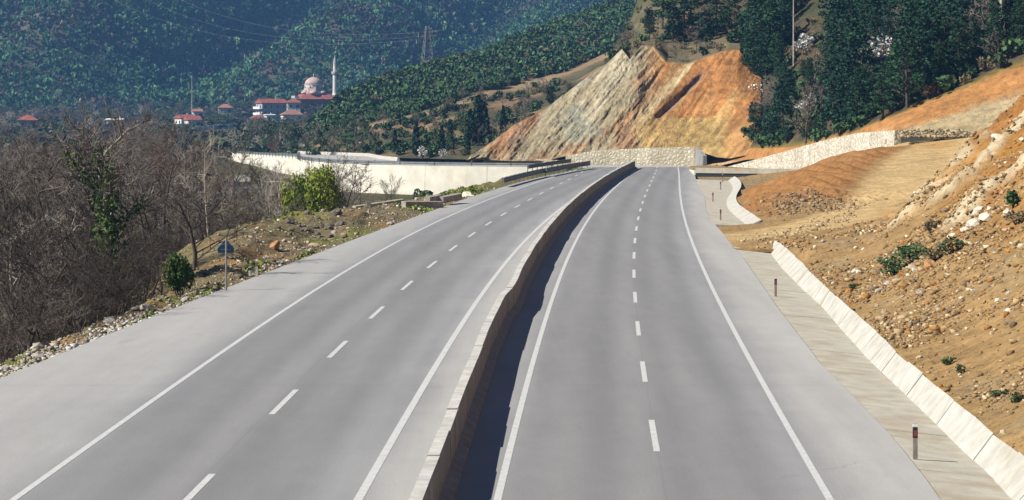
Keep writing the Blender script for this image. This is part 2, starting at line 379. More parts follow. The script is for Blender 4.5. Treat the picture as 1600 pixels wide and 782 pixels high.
# the far stretch of road swinging left in front of the cut
far_in = np.array([(9.0,334.9),(4,336.5),(-6,340.5),(-14,345),(-21,350.5),(-26.5,358),(-30.5,371),(-34,392),(-38,430),(-54,510),(-73,600),(-105,710)], float)
def farz(y): return np.interp(y, [370, 430, 510, 600, 710], [0, -.6, -1.8, -3.0, -3.6])
a = resample(far_in, 60); _t = np.gradient(a, axis=0); _t /= np.linalg.norm(_t, axis=1)[:, None]
b = a + np.stack([_t[:, 1], -_t[:, 0]], 1) * np.linspace(15.2, 12, 60)[:, None]; b[0] = (24.3, 334.9); b = a + np.stack([_t[:, 1], -_t[:, 0]], 1) * np.linspace(13, 12, 60)[:, None]; b[:, 1] = np.where(b[:, 0] > -12, np.minimum(b[:, 1], 347), b[:, 1]); b[0] = (24.3, 334.9); b[1] = (22, 344)
V = np.concatenate([np.c_[a, farz(a[:, 1])], np.c_[b, farz(a[:, 1])]]); V[:, 2] -= .004
me = np_mesh('road', V, np.stack([np.arange(59), np.arange(1, 60), np.arange(61, 120), np.arange(60, 119)], 1)[:, ::-1], M['asphalt'])
uvl = me.uv_layers.new(name='UVMap'); uvl.data.foreach_set('uv', np.tile(np.array([.9, .5], np.float32), len(me.loops)))
obj('road', me, kind='structure')

# ------------------------------------------------------------------ median barrier of precast segments
bar = empty('median_barrier', (0, 0, 0), label='long weathered concrete median barrier dividing the two carriageways', cat='barrier')
def prof(h, dz):
    r = [(.43, 0), (.42, .07), (.17, .24), (.145, h - .03), (.13, h)]
    return [(a, b + dz) for a, b in r] + [(-a, b + dz) for a, b in reversed(r)]
yb = 28.0; kk = 0
while yb < 328:
    L = 4.0; y2 = min(yb + L - .005, 329); t = np.linspace(yb, y2, 5)
    j = rnd.uniform(-.012, .012); h = 1.0 + rnd.uniform(-.025, .025)
    c = np.stack([Bmid(t) + j, t, np.zeros(5)], 1); V, Fc = sweep(c, prof(h, .004))
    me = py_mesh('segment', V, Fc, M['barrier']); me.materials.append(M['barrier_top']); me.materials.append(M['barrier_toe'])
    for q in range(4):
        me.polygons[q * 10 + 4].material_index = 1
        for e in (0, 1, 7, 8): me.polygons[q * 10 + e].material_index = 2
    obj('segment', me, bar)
    yb += L; kk += 1

# ------------------------------------------------------------------ drainage channel on the right
def Gs(pts, z): 
    g = np.array([G(px, py, z) for px, py in pts]); return g[np.argsort(g[:, 1])]
k_in = Gs([(1610,812),(1575,776),(1541,739),(1507,708),(1455,657),(1399,603),(1353,559),(1315,516),(1284,480),(1251,450),(1220,418),(1200,391)], -.22)
k_out = Gs([(1700,800),(1600,717),(1569,691),(1512,645),(1461,603),(1410,559),(1389,539),(1353,506),(1323,478),(1284,444),(1251,409),(1217,379)], .42)
kin = lambda y: np.interp(y, np.r_[25, k_in[:, 1]], np.r_[k_in[0,0] - .035*(k_in[0,1]-25), k_in[:, 0]])
kout = lambda y: np.interp(y, np.r_[25, k_out[:, 1]], np.r_[k_out[0,0] - .035*(k_out[0,1]-25), k_out[:, 0]])
ch = empty('drainage_channel', (12, 60, 0), label='long concrete drainage channel with bright white sloping panels beside the near right shoulder', cat='drain')
ch.location = (0, 0, 0)
def slab(name, parent, mat, ya, yb_, fa, za, fb, zb, th):
    t = np.linspace(ya, yb_, 4); n = 4
    top = [(float(fa(y)), y, za) for y in t] + [(float(fb(y)), y, zb) for y in t]
    V = top + [(x, y, z - th) for x, y, z in top]; Fc = []
    for i in range(n - 1):
        Fc += [(i, n+i, n+i+1, i+1), (2*n+i, 2*n+i+1, 3*n+i+1, 3*n+i), (i, i+1, 2*n+i+1, 2*n+i), (n+i, 3*n+i, 3*n+i+1, n+i+1)]
    Fc += [(0, 2*n, 3*n, n), (n-1, 2*n-1, 4*n-1, 3*n-1)]
    return obj(name, py_mesh(name, V, Fc, mat), parent)
y = 30.0
while y < 143.5:
    jz = rnd.uniform(-.03, .03)
    slab('panel', ch, M['concrete_white'], y, y + 3.26, lambda q: kin(q) + .01, -.22 + jz, lambda q: kout(q) + .07 * float(fbm(q * .35, 1.7, 22)), .44 + jz, .12); y += 3.3
y = 29.0
while y < 146:
    jz = rnd.uniform(-.012, .012)
    slab('slab', ch, M['concrete_beige'], y, y + 6.93, lambda q: Redge(q) - .25 + .25 * float(fbm(q * .8, 3.3, 21)), -.012, lambda q: kin(q) + .06, -.225 + jz, .12); y += 7.0
# farther channel, winding
f_in = Gs([(1133,279),(1143,290),(1146,297),(1136,308),(1136,318),(1140,328),(1152,341),(1166,352)], -.15)
f_out = Gs([(1143,278),(1157,289),(1155,298),(1147,305),(1146,314),(1156,325),(1170,338),(1182,350)], .25)
_fp = np.polyfit((f_in[:, 1] - 225) / 50, f_in[:, 0], 5); _yl, _yh = f_in[0, 1], f_in[-1, 1]
fkin = lambda y: np.polyval(_fp, (np.clip(y, _yl, _yh) - 225) / 50); fkout = lambda y: fkin(y) + np.interp(y, [170, 200, 240, 285], [.95, .8, .95, .8])
ch2 = empty('drainage_channel', label='short white kerbed channel bending around the far shoulder below the spoil bank', cat='drain')
y = 174.0
while y < 280:
    L = 5.3
    slab('panel', ch2, M['concrete_white'], y, y + L - .08, fkin, -.15, fkout, .34, .12)
    slab('slab', ch2, M['concrete_beige'], y, y + L - .06, lambda q: Redge(q) - .1, -.012, lambda q: fkin(q) + .05, -.16, .12); y += L

# ------------------------------------------------------------------ ground right of the road: spoil, dirt track, rubble slope
ctl = []
def cp(px, py, Y): ctl.append(P(px, py, Y))
for Yc in (25, 45, 60, 80, 100, 120, 138, 146):
    x0 = float(kout(Yc)); ctl += [np.array((x0 - .1, Yc, .33)), np.array((x0 + 1.2, Yc, .62)), np.array((x0 + 6, Yc, 1.5)), np.array((x0 + 16, Yc, 3.0))]
for q in (152, 158, 164, 170): ctl += [np.array((float(Redge(q)), q, -.01)), np.array((float(Redge(q)) + 3, q, .05))]
for p in [(1200,357,165),(1270,347,167),(1300,352,160),(1357,346,160),(1413,341,160),(1270,338,171),(1324,318,186),(1335,292,200),(1357,267,214),(1383,247,226),(1411,233,236),
          (1481,220,240),(1523,216,240),(1600,215,240),(1700,215,240),(1442,312,178),(1470,273,203),(1498,247,222),(1420,275,206),(1400,300,188),(1390,320,176),(1450,245,223),
          (1208,309,192),(1242,284,202),(1281,261,216),(1323,243,228),(1366,232,238),(1190,340,180),(1215,335,180),(1250,310,190),(1290,290,200),(1290,310,190),(1250,325,182),
          (1145,312,228),(1170,330,202),(1160,345,182),(1180,308,228),(1195,297,244),(1215,288,260),(1170,290,255),(1150,280,282),(1180,278,285),(1235,276,290),(1120,272,300),(1110,264,318),
          (1300,262,268),(1360,240,268),(1400,226,264),(1440,219,262),(1540,216,258),(1650,210,256)]: cp(*p)
for q in (185, 200, 220, 240, 260, 280): ctl += [np.array((float(fkout(q)) + .1, q, .15)), np.array((float(fkout(q)) - 1.5, q, -.45)), np.array((float(Redge(q)) - 1.2, q, -.5))]
for q in (25, 60, 100, 140): ctl += [np.array((float(kin(q)), q, -.6)), np.array((float(Redge(q)) - 1, q, -.6))]
ctl = np.array(ctl); S = 60.0
def tps_fit(C):
    p = C[:, :2] / S; n = len(C); d = np.linalg.norm(p[:, None] - p[None], axis=2)
    K = np.where(d > 0, d * d * np.log(d + 1e-12), 0) + 2e-4 * np.eye(n); Q = np.c_[np.ones(n), p]
    A = np.block([[K, Q], [Q.T, np.zeros((3, 3))]]); return np.linalg.solve(A, np.r_[C[:, 2], 0, 0, 0])
TW = tps_fit(ctl)
def tps(x, y):
    q = np.stack([np.ravel(x), np.ravel(y)], 1) / S; p = ctl[:, :2] / S; out = np.zeros(len(q))
    for i in range(0, len(q), 8000):
        d = np.linalg.norm(q[i:i+8000, None] - p[None], axis=2); out[i:i+8000] = np.where(d > 0, d*d*np.log(d+1e-12), 0) @ TW[:-3]
    return (out + TW[-3] + q @ TW[-2:]).reshape(np.shape(x))
FY = [20, 60, 100, 120, 132, 146, 163, 180, 199, 222, 240, 262]
FO = np.array([0, 0, 0, 0, 0, 23.0, 27.2, 31, 36.2, 41.8, 46.4, 51]); 
for i, o in enumerate((1.2, 1.4, 1.9, 2.8, 5.0)): FO[i] = float(kout(FY[i])) + o
SL = [.50, .55, .60, .66, .72, .78, .82, .88, .92, .95, 1.0, 1.0]
foot = lambda y: np.interp(y, FY, FO); slope = lambda y: np.interp(y, FY, SL)
def track_mask(x, y):      # 1 on the smooth driven dirt track
    le = np.interp(y, [150, 158, 165, 171, 186, 200, 214, 226, 240], [11, 12, 17, 21.5, 25.6, 28.4, 31.6, 35, 39.5])
    return ss(-1.5, .8, x - le) * ss(1.5, -1.0, x - foot(y)) * ss(146, 156, y)
def Hr_raw(x, y):
    z = tps(x, y); d = x - foot(y); sp = np.where(d > 12, d, np.log1p(np.exp(np.clip(d * 1.6, -30, 30))) / 1.6)
    z = z + np.where(y < 262, 1, 0) * sp * (slope(y) - np.where(y < 146, .13, .0))
    return np.minimum(z, 26 + .2 * d)
def Hr(x, y):
    x = np.asarray(x, float); y = np.asarray(y, float); z = Hr_raw(x, y)
    d = x - foot(y); tm = track_mask(x, y); edge = ss(0.0, 1.2, x - np.where(y < 147, kout(y), np.where(y > 176, fkout(y), Redge(y) - .2)))
    rough = (.13 + .36 * ss(0, 6, d)) * (1 - .86 * tm) * edge
    gul = fbm(x / 9 - y / 26, y / 7 + x / 9, 31, 3)                 # gullies running down the slope
    z = z + rough * (fbm(x / 2.6, y / 3.4, 5, 4) + .55 * fbm(x / .7, y / 1.0, 6, 3) + .45 * np.abs(fbm(x / .28, y / .5, 7, 2))) * 1.15 + gul * .8 * ss(3, 14, d) 
    mnd = np.exp(-(((x - 25) / 5) ** 2 + ((y - 186) / 9) ** 2)); z = z + mnd * .35 * np.abs(fbm(x / .8, y / 1.2, 8, 3)) * 2
    rip = ss(186, 196, y) * ss(240, 228, y) * ss(.5, -3.0, x - np.interp(y, [171, 186, 200, 214, 226, 240], [21.5, 25.6, 28.4, 31.6, 35, 39.5]))
    z = z + rip * .30 * np.sin(x * 2.6 + y * .9 + 2 * fbm(x / 4, y / 4, 12, 2)) * edge
    bnd = bands(x, y); z = z + bnd * (.25 + .75 * np.abs(fbm((x + y * .3) / .8, y / 2.2, 33, 3)))
    return z
def pick(px, py):          # where a line of sight first meets the undisturbed slope
    t = np.linspace(50, 250, 1600); x = (px - CX) / FPX * t; z = EYE - (py - HY) / FPX * t; k = np.argmax(Hr_raw(x, t) > z); return x[k], t[k]
BANDS = [[(1408,349),(1450,322),(1495,298),(1551,245),(1600,197),(1650,150)], [(1438,312),(1462,290),(1481,276),(1505,250),(1528,226)], [(1490,345),(1510,328),(1537,304),(1580,276),(1630,240)]]
_bp = [np.array([pick(*q) for q in b_]) for b_ in BANDS]; _bw = (.85, .7, .75)
def bands(x, y):
    out = 0
    for bp, wd in zip(_bp, _bw):
        d2 = np.full(np.shape(x), 1e9)
        for p0, p1 in zip(bp[:-1], bp[1:]):
            e = p1 - p0; t = np.clip(((x - p0[0]) * e[0] + (y - p0[1]) * e[1]) / (e @ e), 0, 1); d2 = np.minimum(d2, (x - p0[0] - t * e[0]) ** 2 + ((y - p0[1] - t * e[1]) * .55) ** 2)
        out = np.maximum(out, ss(wd * 1.5, wd * .4, np.sqrt(d2) + .7 * fbm(x / 1.4, y / 2.6, 34, 3)))
    return out
rows = np.r_[np.geomspace(26, 150, 250), np.linspace(150.6, 264, 210), np.linspace(266, 336, 30)]
scol = np.r_[np.linspace(0, 1, 8)[:-1], np.geomspace(1, 26, 190), np.geomspace(27, 75, 40)] 
Yg = np.repeat(rows[:, None], len(scol), 1)
x_start = np.where(rows < 147, kout(rows) - .06, np.where(rows > 176, np.minimum(fkout(rows) - .05, 60), Redge(rows) - .15))
x_start = np.where((rows >= 143) & (rows < 150), np.minimum(x_start, Redge(rows) - .1), x_start)
x_start = np.where((rows >= 147) & (rows <= 172), Redge(rows) - .12, x_start)
x_start = np.where(rows > 172, fkout(rows) - .06, x_start); x_start = np.where(rows > 280, Redge(rows) - .15, x_start)
Xg = x_start[:, None] + scol[None] - 0.02
Zg = Hr(Xg, Yg)
_kd = np.where(Yg < 147, Xg - kout(Yg), 9); Zg = np.where(_kd < .35, np.minimum(Zg, .32 + .25 * np.clip(_kd, -.3, 1)), Zg)
_kd = np.where((Yg > 171) & (Yg < 284), Xg - fkout(Yg), 9); Zg = np.where(_kd < .5, np.minimum(Zg, .22 + .3 * np.clip(_kd, -.3, 1)), Zg)
Zg[:, 0] = np.where(rows < 146, .05, np.minimum(Zg[:, 0], -.03))
WALL = np.array([(1128,263,331),(1190,247,319),(1240,233,307),(1290,219,293),(1340,208,277),(1398,204,263)], float)
WX = np.array([P(*p) for p in WALL]); wallx = lambda y: np.interp(y, WX[::-1, 1], WX[::-1, 0])
Zg = np.where(Yg > 263, np.where(Xg > wallx(Yg) + .5, -3.0, np.minimum(Zg, np.interp(Yg, [263, 275, 300], [9, 2, .2]))), Zg)
# soil kinds: tan rubble, orange subsoil, pale rock bands, beige track, grey spoil
def soil_right(x, y):
    d = x - foot(y); n = fbm(x / 5, y / 7, 40); n2 = fbm(x / 2.2, y / 3, 44); tm = track_mask(x, y)
    tan = np.array((.33, .215, .096)); org = np.array((.37, .180, .042)); pale = np.array((.58, .50, .34)); trk = np.array((.52, .375, .185)); gry = np.array((.29, .225, .13)); red = np.array((.30, .115, .025))
    c = np.zeros(x.shape + (3,)) + tan
    def mx(c, k, w): return c * (1 - w[..., None]) + k * w[..., None]
    c = mx(c, gry, ss(.1, .5, n2) * .6)
    c = mx(c, org, ss(3.0, 8.0, d + 5 * n) * .9)
    c = mx(c, red, ss(.12, .45, fbm(x / 6, y / 8, 47)) * ss(2, 6, d) * .55)
    c = mx(c, pale, bands(x, y) * ss(-.55, .1, fbm(x / .9, y / 1.6, 48)) * .95)
    c = mx(c, trk, tm)
    c = mx(c, org * 1.05, ss(.1, .6, fbm(x / 7, y / 16, 52)) * tm * .6)
    fill = ss(174, 184, y) * ss(262, 240, y) * ss(1.5, -1.5, x - np.interp(y, [165, 171, 186, 200, 214, 226, 240], [17, 21.5, 25.6, 28.4, 31.6, 35, 39.5])) * ss(-.3, .6, Hr_raw(x, y))
    c = mx(c, np.array((.30, .150, .055)), fill * ss(-.6, .1, n + .3))
    c = mx(c, gry * .9, np.exp(-(((x - 22.6) / 2.2) ** 2 + ((y - 184) / 6) ** 2)) * .8)
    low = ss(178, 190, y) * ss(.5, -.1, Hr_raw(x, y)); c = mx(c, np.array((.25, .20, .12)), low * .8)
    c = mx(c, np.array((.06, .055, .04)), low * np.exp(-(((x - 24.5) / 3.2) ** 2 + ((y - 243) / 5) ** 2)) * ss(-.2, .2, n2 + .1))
    return np.clip(c, .01, 1)
obj('hillside', np_mesh('hillside', np.stack([Xg, Yg, Zg], -1).reshape(-1, 3), grid_faces(*Xg.shape), M['soil'], False, .86 * soil_right(Xg, Yg).reshape(-1, 3)), kind='structure')

# ------------------------------------------------------------------ ground left of the road: rough verge falling to the valley
BW = lambda y: np.interp(y, [20, 85, 95, 112, 130, 150, 185, 200, 215, 240, 262, 300], [2.6, 1.5, 1.8, 2.4, 4.6, 9.5, 10, 7.5, 5.2, 4.0, 4.0, 4.0])
def Hl(x, y):
    x = np.asarray(x, float); y = np.asarray(y, float); s = Ledge(y) - x; wv = BW(y)
    bumps = ss(.4, 2.0, s) * (.50 * fbm(x / 2.6, y / 6, 61, 4) + .40 * np.abs(fbm(x / 1.0, y / 1.8, 62, 3)) + .10)
    mound = .55 * ss(1.0, 4.5, s) * ss(wv + .8, wv - 2, s) * ss(118, 140, y) * ss(205, 180, y) * (.7 + .6 * fbm(x / 4, y / 10, 66))
    z = -.08 + bumps + mound - .80 * np.maximum(0, np.log1p(np.exp(np.clip((s - wv) * 1.4, -30, 30))) / 1.4)
    pit = np.exp(-(((x + 13.0) / 1.9) ** 2 + ((y - 160) / 5) ** 2)); z = z - 1.0 * pit
    return np.maximum(z, Hv(x, y) + .03 + .15 * fbm(x / 3, y / 3, 64))
rows = np.r_[np.geomspace(24, 330, 300)]; s_ = np.r_[np.linspace(-.02, 14, 110), np.geomspace(14.3, 90, 40)]
Yl = np.repeat(rows[:, None], len(s_), 1); Xl = Ledge(rows)[:, None] - s_[None] - .0 + .12 * fbm(Yl * .9, s_[None] * 0 + Yl * .1, 63) * (s_[None] < .3)
Zl = Hl(Xl, Yl); Zl[:, 0] = -.03
def soil_left(x, y):
    s = Ledge(y) - x; n = fbm(x / 3, y / 6, 71); n2 = fbm(x / 1.3, y / 2.2, 72)
    c = np.zeros(x.shape + (3,)) + np.array((.165, .135, .075))
    def mx(c, k, w): return c * (1 - w[..., None]) + np.array(k) * w[..., None]
    c = mx(c, (.27, .165, .07), ss(.05, .45, n) * .8); c = mx(c, (.12, .135, .04), ss(.1, .4, n2 - .3 * n) * ss(BW(y) * .5, BW(y) + 1, s) * .9)
    c = mx(c, (.14, .16, .03), ss(.15, .45, fbm(x / 5, y / 9, 75) + .25 * ss(195, 225, y)) * .85)
    c = mx(c, (.48, .45, .39), ss(1.6, .2, s + .8 * n) * ss(105, 92, y) * .85)
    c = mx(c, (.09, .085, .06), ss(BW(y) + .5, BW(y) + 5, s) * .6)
    return np.clip(c, .01, 1)
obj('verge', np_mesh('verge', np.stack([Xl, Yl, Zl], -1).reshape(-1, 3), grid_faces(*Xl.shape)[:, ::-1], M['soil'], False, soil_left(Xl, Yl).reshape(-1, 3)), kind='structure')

# ------------------------------------------------------------------ hills lofted through surveyed ridge lines
def loft(rows_, pxs, sub, by_index=False):
    A = []
    for r in rows_:
        r = np.array(r, float)
        if by_index: t = np.linspace(0, len(r) - 1, len(pxs)); q = np.stack([np.interp(t, np.arange(len(r)), r[:, k]) for k in range(3)], 1)
        else: q = np.stack([pxs, np.interp(pxs, r[:, 0], r[:, 1]), np.interp(pxs, r[:, 0], r[:, 2])], 1)
        A.append(np.array([P(*p) for p in q]))
    out = [A[0][None]]
    for a_, b_, n in zip(A[:-1], A[1:], sub):
        t = (np.arange(1, n + 1) / n)[:, None, None]; out.append(a_[None] * (1 - t) + b_[None] * t)
    return np.concatenate(out, 0)
class Surf:
    def __init__(s, g): s.g = g
    def at(s, r, c):
        R_, C_, _ = s.g.shape; r = min(max(r, 0), R_ - 1.001); c = min(max(c, 0), C_ - 1.001); i, j = int(r), int(c); fr, fc = r - i, c - j; g = s.g
        return (g[i,j]*(1-fc)+g[i,j+1]*fc)*(1-fr)+(g[i+1,j]*(1-fc)+g[i+1,j+1]*fc)*fr
def proj(p): return CX + p[0] / p[1] * FPX, HY + (EYE - p[2]) / p[1] * FPX
def mixc(c, k, w): return c * (1 - w[..., None]) + np.array(k) * w[..., None]
# -- the cut: grey rock on the left, orange subsoil on the right
cut_b = [(728,252,350),(760,250,350),(800,252,350),(850,252,350),(885,244,350),(915,240,350),(950,236,350),(985,235,350),(1010,234,350),(1040,232,350),(1070,231,350),(1095,238,348),(1120,246,345),(1140,248,343),(1160,244,340),(1185,242,338)]
cut_t = [(735,247,351),(800,200,361),(850,172,366),(905,130,370),(945,100,373),(972,76,375),(984,94,372),(1003,71,375),(1022,72,375),(1042,97,371),(1075,99,371),(1105,88,372),(1135,79,373),(1155,78,373),(1170,98,371),(1190,120,368)]
cut_m = [tuple(.5 * (a_ + b_) for a_, b_ in zip(p, q)) for p, q in zip(cut_b, cut_t)]
cut_m = [(p[0], p[1] + 3, p[2] - 1.5) for p in cut_m]
cut_3 = [(p[0] + (2 if p[0] > 960 else 4), p[1] - (4 if p[0] > 1000 else -1), p[2] + 5) for p in cut_t]
def lst(v, Yc): return [(p[0], q, Yc) for p, q in zip(cut_t, v)]
cut_4 = lst([256,212,184,143,112,84,76,64,56,50,46,42,38,38,42,52], 408)
cut_5 = lst([258,216,190,152,118,84,56,26,8,-6,-14,-20,-24,-26,-24,-16], 450)
cut_6 = lst([262,220,196,158,120,84,40,-20,-60,-80,-90,-96,-100,-100,-98,-90], 540)
cg = loft([cut_b, cut_m, cut_t, cut_3, cut_4, cut_5, cut_6], np.arange(520), [72, 72, 8, 14, 12, 10], True)
tt = np.linspace(0, 1, cg.shape[1])[None]; rr = np.arange(cg.shape[0])[:, None]
rr = np.where(rr < 144, rr / 2, rr - 72)
face = ss(0, 3, rr) * ss(76, 70, rr)
ux, uz = cg[..., 0], cg[..., 2]
ridg = np.abs(fbm((ux - uz * .75) / 2.6, uz / 14, 81, 4)); ridg2 = fbm((ux - uz * .9) / 1.0, uz / 6, 82, 3)
left_w = ss(.62, .45, tt + .05 * fbm(ux / 6, uz / 6, 83))
disp = face * ((1.05 * ridg - .3) * (left_w * .9 + .25) + .4 * ridg2 * (.35 + left_w * .6) + .7 * fbm(ux / 7, uz / 7, 86))
gully = np.exp(-(((ux - (14.05 + uz * 1.08 + .35 * fbm(uz * .8, uz * 0 + 2, 87))) / .55) ** 2)) * ss(6.2, 7.4, uz) * ss(14.6, 12.5, uz)
fold = ss(6.7, 7.0, uz + .15 * fbm(ux / 2, uz * 0, 88)) * ss(18.5, 20.5, ux) * ss(31.5, 30, ux)
disp = disp - gully * 1.0 * face - fold * .7 * face + face * (.45 * np.abs(fbm((ux - uz * .85) / .8, uz / 2.4, 89, 3)) + .22 * fbm(ux / .35, uz / .45, 90, 2)) * (.28 + .62 * left_w)
cg[..., 1] -= disp * .8; cg[..., 2] += disp * .45
top = ss(74, 80, rr); cg[..., 2] += top * .5 * fbm(cg[..., 0] / 6, cg[..., 1] / 6, 84)
pxm, pym = proj(np.moveaxis(cg, -1, 0))
cc = np.zeros(cg.shape); n = fbm(ux / 5, uz / 5, 91); st = fbm((ux - uz * .8) / 1.3, uz / 9, 92)
cc[:] = (.37, .205, .082)
cc = mixc(cc, (.30, .255, .165), left_w)
cc = mixc(cc, (.40, .36, .255), left_w * ss(.05, .5, st)); cc = mixc(cc, (.30, .165, .085), left_w * ss(.1, .45, fbm((ux - uz) / 3.5, uz / 8, 93)) * .8)
cc = mixc(cc, (.25, .27, .225), left_w * ss(.2, .5, n) * .55)
cc = mixc(cc, (.36, .170, .060), (1 - left_w) * ss(-.1, .4, fbm((ux - uz * .6) / 4, uz / 9, 94) + .3 * ss(8, 16, uz)))
cc = mixc(cc, (.47, .32, .13), (1 - left_w) * ss(.15, .5, st) * .7)
cc = mixc(cc, (.355, .25, .10), (1 - fold) * ss(7.3, 6.7, uz) * ss(17, 19, ux + n) * ss(1152, 1120, pxm) * (.75 + .3 * n))
cc = mixc(cc, (.55, .44, .26), np.exp(-(((ux - (11.8 + uz * 1.06)) / 1.1) ** 2)) * ss(-.15, .2, st) * ss(1, 2, uz) * .8)
cc = mixc(cc, (.21, .175, .15), gully * .9)
cc = mixc(cc, (.33, .15, .06), ss(.17, .05, tt) * ss(-.2, .2, n) * .8)
cc = cc * (1 + .55 * fbm((ux - uz * .8) / .55, uz / 2.2, 97, 3) + .3 * fbm(ux / .5, uz / .5, 98, 2))[..., None]; cc = mixc(cc, (.15, .125, .075), ss(71, 75, rr) + 0 * tt); cc = mixc(cc, (.09, .09, .04), ss(78, 90, rr) * ss(-.2, .3, n) + 0 * tt)
obj('hill', np_mesh('hill', cg.reshape(-1, 3), grid_faces(*cg.shape[:2]), M['soil_cut'], False, np.clip(cc, .01, 1).reshape(-1, 3)), kind='structure')
S_cut = Surf(cg)
# -- pine hill with the orange bank along its lower edge
PX = np.linspace(1085, 1760, 220)
fr0 = [(1085,268,352),(1165,250,338),(1250,244,306),(1340,226,281),(1400,214,266),(1450,213,263),(1540,212,259),(1620,200,256),(1760,170,250)]
fr1 = [(1085,262,354),(1165,232,344),(1250,229,310),(1300,214,293),(1340,203,283),(1400,176,277),(1450,157,275),(1500,136,275),(1540,116,275),(1600,88,275),(1640,66,275),(1760,10,275)]
fr2 = [(1085,190,372),(1165,180,362),(1250,172,335),(1340,150,312),(1450,110,302),(1540,75,298),(1620,35,298),(1760,-40,298)]
fr3 = [(1085,60,402),(1165,50,396),(1250,40,380),(1340,20,362),(1450,-20,345),(1540,-60,340),(1620,-100,340),(1760,-160,340)]
fr4 = [(1085,-60,450),(1165,-90,450),(1340,-140,430),(1540,-200,420),(1760,-260,420)]
fr5 = [(1085,-160,560),(1340,-230,540),(1760,-300,530)]
fg = loft([fr0, fr1, fr2, fr3, fr4, fr5], PX, [26, 16, 22, 14, 10])
r_ = np.arange(fg.shape[0])[:, None]; x_, z_ = fg[..., 0], fg[..., 2]
bank = ss(1, 4, r_) * ss(28, 24, r_)
fg[..., 1] -= bank * (.7 * fbm((x_ - z_) / 3, z_ / 5, 101) + .5 * np.abs(fbm((x_ + z_ * .4) / 1.1, z_ / 4, 102)))
fg[..., 2] += ss(26, 32, r_) * 1.0 * fbm(x_ / 8, fg[..., 1] / 8, 103)
pf, qf = proj(np.moveaxis(fg, -1, 0)); n = fbm(x_ / 4, z_ / 4, 104)
fc = np.zeros(fg.shape); fc[:] = (.37, .185, .066)
fc = mixc(fc, (.36, .29, .17), ss(.45, .25, (r_ / 26) + .2 * n - .0006 * (pf - 1400)) * ss(1390, 1430, pf)); fc = mixc(fc, (.47, .38, .24), ss(.1, .4, fbm((x_ - z_) / 1.5, z_ / 3, 105)) * ss(16, 8, r_) * .7)
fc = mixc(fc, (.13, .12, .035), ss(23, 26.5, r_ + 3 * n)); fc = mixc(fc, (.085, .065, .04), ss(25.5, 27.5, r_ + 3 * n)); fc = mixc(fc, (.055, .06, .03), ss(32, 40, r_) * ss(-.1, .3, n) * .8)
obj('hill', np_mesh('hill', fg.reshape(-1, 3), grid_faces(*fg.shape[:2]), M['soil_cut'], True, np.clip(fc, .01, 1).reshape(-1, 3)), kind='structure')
S_for = Surf(fg)
# -- green ridge behind the cut
PX = np.linspace(440, 1120, 180)
rd0 = [(440,270,470),(485,262,470),(560,246,470),(620,247,455),(700,249,430),(760,250,412),(800,245,415),(850,225,430),(900,195,445),(950,160,460),(1010,125,470),(1120,90,480)]
rd1 = [(440,248,600),(470,236,600),(500,209,600),(560,201,590),(600,191,580),(650,186,570),(700,168,570),(750,152,580),(800,141,600),(850,128,610),(900,112,620),(950,88,630),(1010,60,640),(1120,30,650)]
rd2 = [(440,246,630),(470,218,640),(500,187,650),(530,161,660),(560,143,670),(600,128,690),(650,113,700),(700,98,720),(750,87,740),(800,67,760),(850,47,790),(900,29,810),(950,11,830),(1010,-9,850),(1120,-45,860)]
rd3 = [(p[0], p[1] + 14, p[2] + 90) for p in rd2]
rg = loft([rd0, rd1, rd2, rd3], PX, [36, 40, 10]); r_ = np.arange(rg.shape[0])[:, None]
rg[..., 2] += ss(0, 4, r_) * ss(76, 60, r_) * (1.3 * fbm(rg[..., 0] / 14, rg[..., 1] / 14, 111)) + .7 * ss(2, 8, r_) * ss(38, 30, r_) * np.tanh(3 * np.sin(r_ * .55 + .02 * rg[..., 0]))
n = fbm(rg[..., 0] / 10, rg[..., 1] / 18, 112)
rc = np.zeros(rg.shape); rc[:] = (.075, .07, .038); rc = mixc(rc, (.19, .130, .075), ss(.15, .5, n + .35 * np.sin(r_ * .55)) * ss(42, 34, r_)); rc = mixc(rc, (.05, .07, .03), ss(38, 44, r_ + 3 * n)); rc = mixc(rc, (.25, .18, .105), np.exp(-((r_ - 36 - 1.2 * n) / 2.2) ** 2))
obj('hill', np_mesh('hill', rg.reshape(-1, 3), grid_faces(*rg.shape[:2]), M['soil_far'], True, np.clip(rc, .01, 1).reshape(-1, 3)), kind='structure')
S_rid = Surf(rg)
# -- far wooded mountain
def Hm(x, y):
    x = np.asarray(x, float); y = np.asarray(y, float); t = np.maximum(0, y - 1360 - .05 * x); xs = x - .17 * (y - 1400)
    z = 5 + .155 * t + .00009 * t * t; z = np.where(z > 150, 150 + 45 * np.tanh((z - 150) / 90), z)
    f = ss(10, 190, t)
    g = lambda c, s_, a_: a_ * np.exp(-((xs - c) / s_) ** 2)
    z = z + f * 1.5 * (g(-300, 42, 24) + g(-215, 26, -16) + g(-130, 40, 19) + g(-62, 24, -9) + g(-8, 34, 15) + g(70, 40, 10) + g(-420, 40, 16))
    return z + f * (7 * fbm(x / 60, y / 80, 121, 4) + 2.5 * fbm(x / 18, y / 22, 122, 2))
ym = np.r_[np.linspace(1340, 2150, 120), np.linspace(2165, 2900, 24)]; xm = np.r_[np.linspace(-1800, -520, 20), np.linspace(-510, 360, 130), np.linspace(375, 1800, 24)]
Xm, Ym = np.meshgrid(xm, ym); Zm = Hm(Xm, Ym); Zm[0] = -6
n = fbm(Xm / 35, Ym / 45, 125); mc = np.zeros(Xm.shape + (3,)); mc[:] = (.045, .055, .035); mc = mixc(mc, (.10, .085, .06), ss(0, .4, n))
obj('mountain', np_mesh('mountain', np.stack([Xm, Ym, Zm], -1).reshape(-1, 3), grid_faces(*Xm.shape), M['soil_far'], True, mc.reshape(-1, 3)), kind='structure')
def hgt(px, py, Yc): return P(px, py, Yc)

